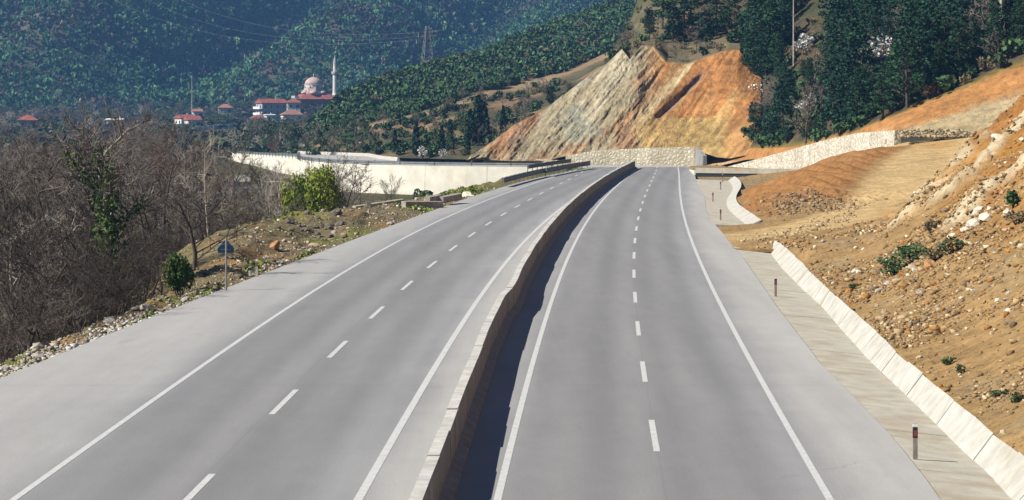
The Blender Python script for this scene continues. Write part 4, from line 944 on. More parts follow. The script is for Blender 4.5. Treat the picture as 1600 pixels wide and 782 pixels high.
BARE = [bare_mesh(300 + k, 'twig', limbs=9 + k % 3, lev=(5, 4, 3), spread=.8 + .1 * (k % 3), lean=.08) for k in range(5)]
BARE_RED = [remat(BARE[k], 'bark', 'twig_red') for k in (1, 3)]; BARE_DARK = [remat(BARE[k], 'bark', 'twig_dark') for k in (0, 2, 4)]; BARE_PALE = [remat(BARE[k], 'twig_pale', 'twig_pale') for k in (0, 3)]
FARBARE = [bare_mesh(340 + k, 'twig', limbs=9, lev=(4, 3, 2), spread=.95, twig=.05, r0=.2) for k in range(3)]
FARBARE_RED = [remat(p, 'bark', 'twig_red') for p in FARBARE[:2]]; FARBARE_PALE = [remat(p, 'twig_pale', 'twig_pale') for p in FARBARE[1:]]
THICK = [bare_mesh(360 + k, 'twig_dark', limbs=5, lev=(5, 4, 2), spread=.62, multi=4, r0=.075, low=.12, twig=.014) for k in range(4)]
THICK2 = [remat(p, 'bark', 'twig') for p in THICK[:2]]
TREES = [tree_mesh(400 + k, 'scrub' if k % 2 else 'maquis') for k in range(4)]; TREE_PALE = [remat(TREES[0], 'bark', 'dry'), remat(TREES[2], 'bark', 'scrub')]
BUSH = [bush_mesh(420 + k, 'maquis' if k % 3 else 'scrub', 150, .24) for k in range(5)]; CYP = [cyp_mesh(440 + k) for k in range(3)]
BLOS = [bush_mesh(450 + k, 'blossom', 200, .13, 1.2, 'blossom') for k in range(2)]
DRYB = [bush_mesh(460 + k, 'dry', 170, .14) for k in range(2)]
# ------------------------------------------------------------------ bare thicket left of the road
SKY = ([-80, 0, 60, 120, 180, 250, 310, 350, 400, 450, 500, 560, 610, 640], [196, 190, 196, 188, 168, 176, 196, 216, 232, 244, 236, 226, 246, 268])
def place_l(px, Yd): x = (px - CX) / FPX * Yd; return x, zl(x, Yd)
def where_l(px, Yd):
    if px < 70: a_ = 'at the far left of the thicket'
    elif px < 150: a_ = 'left of the ivy clad tree'
    elif px < 215: a_ = 'near the ivy clad tree'
    elif px < 300: a_ = 'right of the ivy clad tree'
    elif px < 390: a_ = 'behind the blue road sign'
    elif px < 455: a_ = 'left of the fresh green bush'
    elif px < 545: a_ = 'behind the fresh green bush'
    else: a_ = 'in front of the long white wall'
    return a_
nb = 0; pts_ = []
cand = []
for k in range(4000):
    Yd = rnd.choice([rnd.uniform(96, 150), rnd.uniform(130, 220), rnd.uniform(200, 320)]); px = rnd.uniform(-90, 620)
    x = (px - CX) / FPX * Yd; s_l = float(Ledge(Yd)) - x
    if s_l < float(BW(Yd)) + (1.8 if Yd < 140 else 3.5) or x < -75: continue
    if 455 < px < 545 and Yd < 212: continue
    if px > 545 and (Yd < 255 or rnd.random() < .35): continue
    if any((x - a_) ** 2 + (Yd - b_) ** 2 < (2.6 + Yd / 110) ** 2 for a_, b_ in pts_): continue
    pts_.append((x, Yd)); cand.append((px, Yd, x))
    if len(cand) >= 135: break
for px, Yd, x in cand:
    z0 = zl(x, Yd); zt_ = EYE - (np.interp(px, *SKY) + rnd.uniform(0, 34) + (26 if Yd < 125 else 0) - HY) / FPX * Yd; h_ = zt_ - z0
    if Yd < 128: h_ = min(h_, EYE - (rnd.uniform(262, 330) - HY) / FPX * Yd - z0)
    if 135 < px < 222 and Yd < 150: continue
    if h_ < 3: continue
    h_ = min(h_, 12.5, (float(Ledge(Yd)) - x) / 1.12 - z0) * rnd.choice([1, 1, .92, .8])
    if h_ < 2.5: continue
    red = 250 < px < 480 and rnd.random() < .35; pale = Yd > 120 and rnd.random() < .10; dark = rnd.random() < (.85 if Yd < 135 else .4 if Yd < 165 else .12)
    pr, tone = (rnd.choice(BARE_RED), 'reddish brown') if red else (rnd.choice(BARE_PALE), 'pale barked') if pale else (rnd.choice(BARE_DARK), 'dark brown') if dark else (rnd.choice(BARE), 'grey')
    sz_ = 'tall' if h_ > 9.5 else 'middling' if h_ > 7 else 'small'; dist = 'close to the road' if Yd < 135 else 'deeper in' if Yd < 215 else 'far in'
    plant('bare_tree', TC, pr, (x, Yd, z0), h_ / 10.3, f'{sz_} {tone} leafless tree {where_l(px, Yd)}, {dist}', 'tree', 'leafless trees left of the road', sxy=rnd.uniform(.85, 1.2), tilt=.06); nb += 1
pts_ = []
for k in range(2500):
    px = rnd.uniform(-60, 480); Yd = rnd.uniform(88, 190) if rnd.random() < .75 else rnd.uniform(160, 260); x = (px - CX) / FPX * Yd; s_l = float(Ledge(Yd)) - x; wv = float(BW(Yd))
    if s_l < wv + .3 or s_l > wv + 22 or (Yd > 110 and s_l < wv + 2.2): continue
    if any((x - a_) ** 2 + (Yd - b_) ** 2 < 1.5 ** 2 for a_, b_ in pts_): continue
    pts_.append((x, Yd))
    h_ = rnd.uniform(2.6, 5.4) if Yd < 125 else rnd.uniform(2.0, 4.2); h_ = min(h_, s_l / 1.12 - zl(x, Yd)); pr = rnd.choice(THICK if rnd.random() < .88 else THICK2)
    plant('bare_shrub', ('stem', 'twig'), pr, (x, Yd, zl(x, Yd)), h_ / 9.0, f"{'tall' if h_ > 4.2 else 'low'} {'dark brown' if pr in THICK else 'greyish'} many stemmed leafless shrub {where_l(px, Yd)}", 'shrub', 'leafless shrubs along the foot of the thicket', sxy=1.5)
    if len(pts_) >= 150: break
for px, Yd, hh, pr, sx, lab in [(304,131,5.6,BARE_DARK[1],1.8,'broad dark leafless tree with a low fork just left of the blue sign'),(326,150,8.4,BARE_PALE[1],.6,'slender pale leafless tree directly behind the blue sign'),(250,114,4.0,BARE_DARK[0],1.3,'small dark leafless tree left of the evergreen bush'),(100,128,7.4,BARE_PALE[0],.9,'pale forked leafless tree left of the ivy clad tree')]:
    x, z0 = place_l(px, Yd); hh = min(hh, (float(Ledge(Yd)) - x) / 1.12 - z0); plant('bare_tree', TC, pr, (x, Yd, z0), hh / 10, lab, 'tree', None, sxy=sx)
# ivy clad tree
Yi = 122; xi = (178 - CX) / FPX * Yi; zi = zl(xi, Yi)
tr, cr = branchy(77, 10, 9, (5, 4, 3), .75, .5, .26, .022, .04); tv, tf = tubes(tr, 6); cv, cf = tubes(cr, 3)
iv = plant('ivy_clad_tree', TC, (np_mesh('trunk', tv, tf, M['twig_pale']), np_mesh('crown', cv, cf, M['twig'])), (xi, Yi, zi), 1.18, 'bare tree wrapped in dark green ivy up to its fork', 'tree', None, rz=.4)
rg = np.random.default_rng(5); C = []
for p0, p1, r0_, r1_ in tr:
    L = (Vector(p1) - Vector(p0)).length
    if p0[2] > 7.2: continue
    n_ = int((620 if p0[2] < 4.2 and r0_ > .12 else 150) * L / (1.5 if p0[2] < 5.4 else 3)); t_ = rg.random(n_)[:, None]; c_ = np.array(p0) * (1 - t_) + np.array(p1) * t_
    C.append(c_ + rg.normal(0, .30 if r0_ > .12 else .16, (n_, 3)))
V, Fq = quads(np.concatenate(C), .085, rg); obj('ivy', np_mesh('ivy', V, Fq, M['ivy']), iv)
# fresh green bush, dark evergreen by the sign, small greens
def bushel(name, px, py, Yd, wd, ht, mat, n, sz, label, cat='bush', zf=None, seed=500):
    x = (px - CX) / FPX * Yd; z0 = zf(x, Yd) if zf else zl(x, Yd); pr = bush_mesh(seed, mat, n, sz / max(wd / 2, .3), 1.0)
    o = empty(name, (x, Yd, z0), 0, label=label, cat=cat); o.scale = (wd / 2.1, wd / 2.1, ht / 1.65)
    for nm, me in zip(SF, pr): obj(nm, me, o)
    return o
bushel('green_bush', 491, 340, 206, 6.2, 8.2, 'bright', 11000, .10, 'rounded fresh yellow green bush at the edge of the bare thicket', seed=501)
bushel('green_bush', 474, 340, 209, 4.0, 6.6, 'bright', 3600, .10, 'smaller fresh green bush overlapping the rounded one from behind', seed=502)
bushel('evergreen_bush', 281, 452, 113, 1.6, 2.3, 'ivy', 2600, .06, 'dark evergreen bush just left of the blue sign pole', seed=503)
bushel('evergreen_bush', 40, 236, 240, 4.2, 6.5, 'maquis', 900, .3, 'dark evergreen tree among leafless ones at far left', seed=504)
bushel('green_bush', 662, 290, 300, 3.6, 2.6, 'maquis', 700, .2, 'dark green mound shaped bush in front of the white wall', seed=505)
# grass on the verge
def tufts(name, spots, label):
    C = []; 
    for px, Yd, rx, ry, n_ in spots:
        x = (px - CX) / FPX * Yd; q = rg.normal(size=(n_, 2)) * [rx, ry] * .5 + [x, Yd]; q = q[(Ledge(q[:, 1]) - q[:, 0]) > .35]; C.append(np.c_[q, Hl(q[:, 0], q[:, 1]) + .06])
    C = np.concatenate(C); V, Fq = quads(C, .13, rg); V[:, 2] = np.maximum(V[:, 2], np.repeat(C[:, 2] - .1, 4)); o = obj(name, np_mesh(name, V, Fq, M['grass']), label=label, kind='stuff')
tufts('grass', [(636,204,.8,2.2,900),(660,198,1.2,3,300),(700,226,1.6,8,700),(680,245,3,12,1300),(735,238,1.2,8,400),(440,124,.35,4,160),(400,128,.4,4,110),(330,112,.6,4,90),(240,99,.4,3,110),(205,93,.4,3,110),(60,79,.5,3,160),(480,138,.4,5,150),(350,172,4,9,900),(395,176,3,8,500)], 'short green grass growing on the rubble verge')
# ------------------------------------------------------------------ pine wood on the right
def scatter(S_, r0, r1, px0, px1, n, dmin, ok=None, tries=6000):
    out = []
    for k in range(tries):
        r = rnd.uniform(r0, r1); c = rnd.uniform(0, S_.g.shape[1] - 1.01); p = S_.at(r, c); px, py = proj(p)
        if px < px0 or px > px1 or (ok and not ok(px, py, p)): continue
        if any((p[0] - q[0]) ** 2 + (p[1] - q[1]) ** 2 < dmin * dmin for q, _, _ in out): continue
        out.append((p, px, py))
        if len(out) >= n: break
    return out
def ok_pine(px, py, p):
    if py < -60: return False
    if 1238 < px < 1298 and py < 118: return False
    if 1232 < px < 1298 and py < 165 and rnd.random() < .5: return False
    for bx, by in ((1265,182),(1180,153),(1256,84),(1378,98)):
        if abs(px - bx) < 34 and by - 5 < py < by + 30: return False
    if px > 1440 and py > np.interp(px, fr1_x, fr1_y) - 5: return False
    return True
fr1_x, fr1_y = [p[0] for p in fr1], [p[1] for p in fr1]
PGRP = 'dark pines on the right hillside'
def where_p(px, py):
    if px < 1175: return 'beside the right edge of the orange cut'
    if px < 1260: return 'in the dense clump right of the orange cut' if py > 90 else 'below the brown clearing'
    if px < 1345: return 'above the long white stone wall' if py > 120 else 'right of the brown clearing'
    if px < 1450: return 'above the lower orange bank' if py > 90 else 'high on the slope over the white blossom tree'
    return 'along the grassy rim of the orange bank' if py > 50 else 'near the tall pale trunk at upper right'
for p, px, py in scatter(S_for, 25.5, 70, 1174, 1690, 250, 2.35, ok_pine, 9000):
    h_ = rnd.uniform(6.0, 11.0) * (.8 if px > 1480 and py > 60 else 1) * (.6 if 1232 < px < 1300 and py < 190 else 1)
    for bx, by in ((1265,182),(1180,153),(1256,84),(1378,98)):
        if abs(px - bx) < 36 and py > by: h_ = min(h_, (py - by - 2) / 13)
    sz_ = 'tall' if h_ > 9.6 else 'medium' if h_ > 8 else 'short'; k = rnd.randrange(7)
    plant('pine_tree', TC, PINES[k], p, h_ / 10, f"{sz_} {'bluish' if k % 3 == 0 else 'deep green'} {'broad' if k % 2 else 'narrow'} pine {where_p(px, py)}", 'tree', PGRP, sxy=rnd.uniform(.9, 1.3), tilt=.03)
for p, px, py in scatter(S_for, 25.5, 50, 1168, 1650, 230, 1.5, lambda px, py, p: py > -30):
    t_ = rnd.random(); pr = rnd.choice(BUSH) if t_ < .5 else rnd.choice(DRYB) if t_ < .62 else rnd.choice(BUSH) if t_ < .9 else None
    if pr: plant('understorey_bush', SF, pr, p, rnd.uniform(.7, 1.5), f"{'straw coloured' if .5 <= t_ < .62 else 'green'} bush {where_p(px, py)}", 'bush', 'bushes between the pines')
    else: plant('bare_tree', TC, rnd.choice(FARBARE), p, rnd.uniform(.4, .75), f'grey leafless tree among pines {where_p(px, py)}', 'tree', 'leafless trees between the pines')
for p, px, py in scatter(S_for, 28, 75, 1225, 1305, 34, 1.6, lambda px, py, p: py < 125):
    t_ = rnd.random(); plant('clearing_bush', SF, rnd.choice(DRYB) if t_ < .7 else rnd.choice(BUSH), p, rnd.uniform(.5, 1.2), f"{'dry brown' if t_ < .7 else 'green'} bush in the brown clearing among the pines", 'bush', 'bushes in the clearing')
# pines and scrub crowning the cut
for px_, py_, Yd, h_, lab in [(1052,62,396,7.5,'pine standing left of centre above the orange cut'),(1068,56,398,8.5,'broad pine at the middle of the crown above the orange cut'),(1100,64,392,6.5,'lower pine hanging near the rim of the orange cut'),(1118,52,396,8.2,'round topped pine above the rim of the orange cut'),(1140,40,402,8.0,'pine near the upper right of the cut rim'),(1176,70,384,10,'tall pine at the right shoulder of the cut'),(1160,20,415,9,'pine high behind the right shoulder of the cut'),(1035,32,412,9,'dark pine at the upper left above the cut'),(1080,20,420,9,'dark pine high behind the crown of the cut'),(1015,50,400,5,'small pine on the left shoulder of the cut')]:
    plant('pine_tree', TC, PINES[rnd.randrange(7)], P(px_, py_, Yd) - np.array((0, 0, 1.0)), h_ / 10, lab, 'tree', 'pines crowning the cut', sxy=1.35)
for p, px, py in scatter(S_cut, 148, 186, 950, 1185, 85, 1.7, lambda px, py, p: py > -25):
    t_ = rnd.random(); w0 = 'above the left of the orange cut' if px < 1040 else 'above the middle of the orange cut' if px < 1110 else 'above the right of the orange cut'
    if t_ < .42: plant('rim_bush', SF, rnd.choice(BUSH), p, rnd.uniform(.6, 1.4), f'green bush {w0}', 'bush', 'scrub crowning the cut')
    elif t_ < .7: plant('rim_bush', SF, rnd.choice(DRYB), p, rnd.uniform(.5, 1.1), f'dry brown bush {w0}', 'bush', 'scrub crowning the cut')
    else: plant('bare_tree', TC, rnd.choice(FARBARE), p, rnd.uniform(.25, .5), f'small grey leafless tree {w0}', 'tree', 'leafless scrub crowning the cut')
def surf_y(S_, px, py):       # nearest grid point of a surface to a picture point
    q = proj(np.moveaxis(S_.g, -1, 0)); d = (q[0] - px) ** 2 + (q[1] - py) ** 2; i = np.unravel_index(np.argmin(d), d.shape); return S_.g[i]
for px, py, s_, lab in [(1265,182,1.5,'white blossoming tree low in the pine wood'),(1180,153,1.15,'white blossoming tree at the left edge of the pine wood'),(1256,86,1.5,'white blossoming tree below the brown clearing'),(1378,100,1.9,'wide white blossoming tree in the upper pine wood'),(1350,92,.7,'small blossoming bush left of the wide blossoming tree')]:
    p = surf_y(S_for, px, py); p = p + np.array((0, -1.0, .4)); plant('blossom_tree', ('stem', 'blossom'), BLOS[rnd.randrange(2)], p, s_, lab, 'tree', None, sxy=1.25)
tp_ = P(1563, 92, 285); tv, tf = tubes([((0, 0, -1), (.05, 0, 4), .30, .25), ((.05, 0, 4), (.2, 0, 9), .25, .2), ((.2, 0, 9), (.1, 0, 14), .2, .1)] + [((.1, 0, z), (rnd.uniform(-1.2, 1.2), rnd.uniform(-1, 1), z + .5), .05, .02) for z in np.arange(3, 13, .8)], 8)
o = empty('pine_tree', tp_, label='tall pale bare trunk at the rim of the orange bank', cat='tree'); obj('trunk', np_mesh('trunk', tv, tf, M['twig_pale']), o)
ct = PINES[1][1].copy(); oc = obj('crown', ct, o, (0, 0, 7)); oc.scale = (1.2, 1.2, 1)
for k, px in enumerate((1576, 1590)):
    p = P(px, 82 - 7 * k, 288); o = empty('bare_tree', p, label=('slim grey trunk just right of the tall pale trunk', 'thin grey trunk at the right picture edge by the rim')[k], cat='tree')
    tv, tf = tubes([((0, 0, -1), (.1, 0, 12), .15, .07)] + [((0, 0, z), (rnd.uniform(-1, 1), rnd.uniform(-1, 1), z + .6), .04, .015) for z in np.arange(2, 11, .6)], 6); obj('trunk', np_mesh('trunk', tv, tf, M['bark']), o)
# ------------------------------------------------------------------ green ridge: shrubs
def mass(name, protos, P_, S3, tint, label, rgs):
    """many plants joined to one object: protos = list of (V, F) unit meshes"""
    Vs, Fs, Cs, b_ = [], [], [], 0; n = len(P_); pick = rgs.integers(0, len(protos), n); ang = rgs.uniform(0, 6.28, n)
    for k, (v, f) in enumerate(protos):
        i = np.where(pick == k)[0]
        if not len(i): continue
        c_, s_ = np.cos(ang[i])[:, None], np.sin(ang[i])[:, None]; x = v[None, :, 0] * c_ - v[None, :, 1] * s_; y = v[None, :, 0] * s_ + v[None, :, 1] * c_
        W = np.stack([x * S3[i, 0:1], y * S3[i, 0:1], np.broadcast_to(v[None, :, 2], x.shape) * S3[i, 1:2]], -1) + P_[i][:, None]
        Vs.append(W.reshape(-1, 3)); Fs.append((np.arange(len(i))[:, None, None] * len(v) + f[None] + b_).reshape(-1, 4)); b_ += len(i) * len(v); Cs.append(np.repeat(tint[i], len(v), 0))
    return obj(name, np_mesh(name, np.concatenate(Vs), np.concatenate(Fs), M['stuffleaf'], False, np.concatenate(Cs)), label=label, kind='stuff')
def dome(seed, n, sz, tall=1.0):
    g_ = np.random.default_rng(seed); bl = [(0, 0, .75 * tall, .7, .7 * tall)] + [(math.cos(a_) * .55, math.sin(a_) * .55, g_.uniform(.4, 1.1) * tall, .42, .42 * tall) for a_ in g_.uniform(0, 6.28, 5)]
    return quads(crown_pts(g_, n, bl), sz, g_)
DOM = [dome(600 + k, 46, .36) for k in range(6)]
g2 = np.random.default_rng(31)
# ------------------------------------------------------------------ wood higher up the pine hill
gq = np.random.default_rng(91); pu = []
for S_, r0_, r1_, n_ in ((S_for, 66, 87, 1500), (S_cut, 182, 197, 700)):
    pu += [S_.at(r, c) for r, c in zip(gq.uniform(r0_, r1_, n_), gq.uniform(0, S_.g.shape[1] - 1.01, n_))]
pu = np.array(pu); qx, qy = proj(pu.T); pu = pu[(qy < -62) & (qx > 1000)]
UPPER = pu
tq = np.array([(.014, .042, .022), (.022, .058, .028), (.05, .055, .03)])[gq.choice(3, len(pu), p=[.5, .35, .15])]; hq = gq.uniform(1.8, 3.2, (len(pu), 1))
mass('forest', DOM, pu, np.c_[hq, hq * gq.uniform(1.4, 2.6, (len(pu), 1))], tq, 'dark pine wood higher up the right hill', gq)
def ok_ridge(px, py, p): return True
RB = [bush_mesh(640 + k, 'maquis', 110, .27) for k in range(4)]; RB2 = [remat(RB[k], 'bark', 'scrub') for k in (0, 2)]
gi = S_rid.g; rows_ = g2.uniform(38.5, 79, 9000); cols_ = g2.uniform(0, gi.shape[1] - 1.01, 9000)
ptsr = np.array([S_rid.at(r, c) for r, c in zip(rows_, cols_)]); pr_, pq_ = proj(ptsr.T); keep = (pr_ < 1090)
cell = {}; out = []
for p in ptsr[keep]:
    kx, ky = int(p[0] // 1.9), int(p[1] // 2.3)
    if (kx, ky) in cell: continue
    cell[(kx, ky)] = 1; out.append(p)
out = np.array(out); ordr = np.argsort(out[:, 1]); out = out[ordr]
for p in out[:280]:
    px, py = proj(p); k = g2.random()
    w0 = 'left end' if px < 600 else 'middle' if px < 760 else 'right part'
    plant('ridge_shrub', SF, RB[int(k * 4)] if k < .8 else RB2[int(k * 100) % 2], p, g2.uniform(1.0, 1.7), f"{'dark green' if k < .8 else 'olive green'} round shrub low on the green ridge, {w0}", 'shrub', 'shrubs on the green ridge')
rest = out[280:]; tn = np.array([(.046, .094, .036), (.066, .110, .042), (.036, .078, .040), (.085, .085, .042), (.105, .085, .055)])[g2.choice(5, len(rest), p=[.42, .25, .2, .08, .05])] * g2.uniform(.7, 1.3, (len(rest), 1))
sc_ = g2.uniform(.9, 1.75, (len(rest), 1)); mass('shrubbery', DOM, rest, np.c_[sc_, sc_ * g2.uniform(.8, 1.2, (len(rest), 1))], tn, 'dense green shrubs covering the upper ridge', g2)
# lower terraces: scattered bushes, cypresses, pale trees
for p, px, py in scatter(S_rid, 1, 33.5, 442, 900, 290, 2.6, None):
    t_ = rnd.random(); w0 = 'left of the cypresses' if px < 640 else 'among the cypresses' if px < 760 else 'beside the grey cut'
    if t_ < .55: plant('terrace_bush', SF, rnd.choice(BUSH), p, rnd.uniform(.8, 1.7), f'dark green bush on the terraces {w0}', 'bush', 'bushes on the terraces')
    elif t_ < .72: plant('terrace_bush', SF, rnd.choice(DRYB), p, rnd.uniform(.7, 1.3), f'brown dry bush on the terraces {w0}', 'bush', 'bushes on the terraces')
    elif t_ < .9: plant('terrace_tree', TC, rnd.choice(TREES), p, rnd.uniform(.3, .5), f'leafy tree on the terraces {w0}', 'tree', 'trees on the terraces')
    else: plant('bare_tree', TC, rnd.choice(FARBARE), p, rnd.uniform(.3, .55), f'grey leafless tree on the terraces {w0}', 'tree', 'leafless trees on the terraces')
for px, pb, pt, Yd, lab in [(617,243,203,470,'slim cypress at the left end of the cypress row'),(650,246,190,450,'second cypress from the left, tall and slim'),(690,246,196,448,'dark cypress in the middle of the row'),(703,244,188,446,'slender cypress just right of the middle one'),(735,226,172,440,'slim cypress beside the broad dark one'),(747,228,150,442,'tallest cypress on the terraces left of the cut'),(755,226,160,445,'broad dark cypress leaning on the tallest one'),(786,210,166,442,'small lone cypress nearest the grey cut'),(730,246,206,430,'short cypress at the foot of the terraces')]:
    p = P(px, pb, Yd); plant('cypress', TC, rnd.choice(CYP), p, (pb - pt) / FPX * Yd / 10, lab, 'tree', 'cypresses on the terraces', sxy=rnd.uniform(1.0, 1.5))
for px, pb, Yd, s_, lab in [(660,246,440,1.1,'pale blossoming bush beside the second cypress'),(692,247,438,.9,'whitish stemmed bush at the foot of the cypress row'),(560,236,520,1.5,'pale blossoming tree left of the terraces')]:
    plant('blossom_bush', ('stem', 'blossom'), BLOS[rnd.randrange(2)], P(px, pb, Yd), s_, lab, 'bush', None, sxy=1.2)
# ------------------------------------------------------------------ trees of the valley and village
HOUSES = [(43,22,192,900),(295,30,194,1095),(425,42,182,1160),(460,16,168,1195),(456,22,184,1150),(515,17,208,920),(180,14,190,950),(490,34,157,1250),(352,13,172,1230),(336,38,203,1030)]
vt = []
for k in range(9000):
    Yd = rnd.uniform(540, 1340); px = rnd.uniform(-60, 560); x = (px - CX) / FPX * Yd; z0 = float(Hv(x, Yd)); h_ = rnd.uniform(5, 9.5)
    for hx, hw, hb, hy in HOUSES:
        if abs(px - hx) < hw + 5 and Yd < hy + 8: h_ = min(h_, EYE - (hb - HY) / FPX * Yd - z0)
    if h_ < 2.2: continue
    if any(abs(px - hx) < hw and abs(Yd - hy) < 14 for hx, hw, hb, hy in HOUSES): continue
    if any((x - a_) ** 2 + (Yd - b_) ** 2 < 5.5 ** 2 for a_, b_ in vt): continue
    vt.append((x, Yd)); t_ = rnd.random()
    w0 = 'left of the small square house' if px < 30 else 'behind the ivy clad tree' if px < 240 else 'round the pair of white houses' if px < 330 else 'left of the large white house' if px < 392 else 'below the large white house and mosque' if px < 500 else 'left of the green ridge'
    w0 = ('near ' if Yd < 800 else 'far ') + w0 if not w0.startswith('b') else w0 + (', nearer' if Yd < 800 else ', farther')
    lf = .45 if px > 250 else .25
    if t_ < lf: plant('village_tree', TC, rnd.choice(TREES), (x, Yd, z0), h_ / 10, f'dark leafy tree {w0}', 'tree', 'leafy trees round the village', sxy=1.1)
    elif t_ < lf + .1: plant('village_tree', TC, rnd.choice(TREE_PALE), (x, Yd, z0), h_ / 11, f'olive grey tree {w0}', 'tree', 'leafy trees round the village', sxy=1.1)
    elif t_ < lf + .3: plant('village_bare_tree', TC, rnd.choice(FARBARE_RED), (x, Yd, z0), h_ / 10, f'brownish leafless tree {w0}', 'tree', 'leafless trees round the village', sxy=1.15)  # ordinary leafless trees round the village, not an orchard
    elif t_ < lf + .36: plant('village_bare_tree', TC, rnd.choice(FARBARE_PALE), (x, Yd, z0), h_ / 10, f'pale leafless tree {w0}', 'tree', 'leafless trees round the village', sxy=1.15)
    else: plant('village_bare_tree', TC, rnd.choice(FARBARE), (x, Yd, z0), h_ / 10, f'grey leafless tree {w0}', 'tree', 'leafless trees round the village', sxy=1.15)
    if len(vt) >= 420: break
MV = [dome(720 + k, 32, .42, 1.0) for k in range(5)]
n_ = 7800; yq = g2.uniform(560, 1350, n_); pxq = g2.uniform(-120, 600, n_); xq = (pxq - CX) / FPX * yq; zq = Hv(xq, yq); hh = g2.uniform(1.6, 4.2, n_); top_ = np.full(n_, 1e9); ok_ = np.ones(n_, bool)
for hx, hw, hb, hy in HOUSES:
    m_ = (np.abs(pxq - hx) < hw + 4) & (yq < hy + 8); hh = np.where(m_, np.minimum(hh, EYE - (hb - HY) / FPX * yq - zq), hh)
    ok_ &= ~((np.abs(pxq - hx) < hw) & (np.abs(yq - hy) < 10))
ok_ &= hh > .8; ok_ &= fbm(xq / 40, yq / 60, 151, 3) > -.28; xq, yq, zq, hh = xq[ok_], yq[ok_], zq[ok_], hh[ok_]; n_ = len(xq)
tn = np.array([(.022, .048, .026), (.040, .060, .026), (.075, .062, .045), (.095, .075, .050), (.16, .15, .13)])[g2.choice(5, n_, p=[.36, .22, .22, .17, .03])] * g2.uniform(.65, 1.2, (n_, 1))
mass('undergrowth', MV, np.c_[xq, yq, zq - .2], np.c_[hh * g2.uniform(.7, 1.1, n_), hh / 1.5], tn, 'dense hedges and undergrowth between the village houses', g2)
# ------------------------------------------------------------------ wood on the far mountain
MT = [dome(700 + k, 34, .38, 1.1) for k in range(6)]
n_ = 48000; xq = g2.uniform(-480, 230, n_); yq = g2.uniform(1345, 2080, n_); pxq = CX + xq / yq * FPX; k_ = (pxq > -120) & (pxq < 1180); xq, yq = xq[k_], yq[k_]
cell = {}; keep = []
for i, (x, y) in enumerate(zip(xq, yq)):
    c_ = (int(x // 3.7), int(y // 5.2))
    if c_ not in cell: cell[c_] = 1; keep.append(i)
xq, yq = xq[keep], yq[keep]; zq = Hm(xq, yq)
_py = HY + (EYE - zq) / yq * FPX; _px = CX + xq / yq * FPX; k_ = ((_py > -45) | (g2.random(len(xq)) < .35)) & ((_px < 1030) | (g2.random(len(xq)) < .3)); xq, yq, zq = xq[k_], yq[k_], zq[k_]
bare = (fbm(xq / 45 + yq / 90, yq / 60, 131, 3) + .25 * g2.normal(size=len(xq))) > .17
green = 1.6 * np.array([(.030, .070, .034), (.040, .088, .034), (.024, .055, .036), (.058, .100, .036)])[g2.choice(4, len(xq), p=[.4, .25, .2, .15])]; brown = np.array([(.060, .056, .046), (.050, .055, .040), (.080, .066, .045)])[g2.choice(3, len(xq))]
tn = np.where(bare[:, None], brown, green) * g2.uniform(.6, 1.3, (len(xq), 1)) * (1 + .5 * fbm(xq / 30, yq / 50, 135, 3))[:, None]; sc_ = g2.uniform(1.6, 3.2, (len(xq), 1)); S3 = np.c_[sc_, sc_ * g2.uniform(1.0, 1.6, (len(xq), 1))]
P3 = np.c_[xq, yq, zq - .6]; o_ = np.argsort(yq - .05 * xq); P3, S3, tn, bare = P3[o_], S3[o_], tn[o_], bare[o_]
NI = 260
for i in range(NI):
    px, py = proj(P3[i]); w0 = 'behind the far left houses' if px < 200 else 'behind the pair of white houses' if px < 380 else 'behind the large house and mosque' if px < 530 else 'behind the green ridge'
    plant('hillside_tree', TC, rnd.choice(FARBARE if bare[i] else TREES), P3[i], S3[i, 1] * .17, f"{'grey leafless' if bare[i] else 'dark green'} tree at the foot of the wooded mountain {w0}", 'tree', 'trees along the foot of the mountain', sxy=1.15)
mass('forest', MT, P3[NI:], S3[NI:], tn[NI:], 'blue green mixed wood covering the far mountain', g2)
p = P(631, 103, 1700); p[2] = float(Hm(p[0], 1700)); plant('blossom_tree', ('stem', 'blossom'), BLOS[0], p, 3.0, 'lone white blossoming tree on the far mountain left of the pylon', 'tree', None, sxy=1.2)
# ------------------------------------------------------------------ stones
def stone_me(seed, mat, sub=1):
    bm = bmesh.new(); bmesh.ops.create_icosphere(bm, subdivisions=sub, radius=.5); r2 = random.Random(seed); ax = Vector((r2.uniform(.7, 1.3), r2.uniform(.6, 1.1), r2.uniform(.45, .85)))
    for v in bm.verts: v.co = Vector([c * a_ for c, a_ in zip(v.co * r2.uniform(.72, 1.18), ax)])
    me = bpy.data.meshes.new('stone'); bm.to_mesh(me); bm.free(); me.materials.append(M[mat]); return me
ST = {m: [stone_me(800 + k + 10 * j, m, 2 if k < 2 else 1) for k in range(4)] for j, m in enumerate(('rock_tan', 'rock_pale', 'rock_grey', 'rock_rust', 'rock_dark'))}
cnt = 0
spots = []
for k in range(5200):
    Yd = math.exp(rnd.uniform(math.log(58), math.log(158))); f = float(foot(Yd)); lo_ = float(kout(Yd)) + .25 if Yd < 147 else f - 1.5
    x = lo_ + abs(rnd.gauss(0, 1)) * 6.5; px = CX + x / Yd * FPX
    if px > 1625 or float(track_mask(np.array([x]), np.array([Yd]))[0]) > .3: continue
    if vnoise(x / 4, Yd / 6, 141) < .42 and rnd.random() < .8: continue
    spots.append((x, Yd))
def zr(x, y): return float(Hr(np.array([x]), np.array([y]))[0])
def place_stone(x, y, z, s, mat, label, group, k=None):
    o = obj('stone', rnd.choice(ST[mat]), None, (x, y, z + s * .12), label=label, cat='stone', group=group)
    o.scale = (s, s * rnd.uniform(.8, 1.2), s * rnd.uniform(.7, 1.1)); o.rotation_euler = (rnd.uniform(-.5, .5), rnd.uniform(-.5, .5), rnd.uniform(0, 6.28)); return o
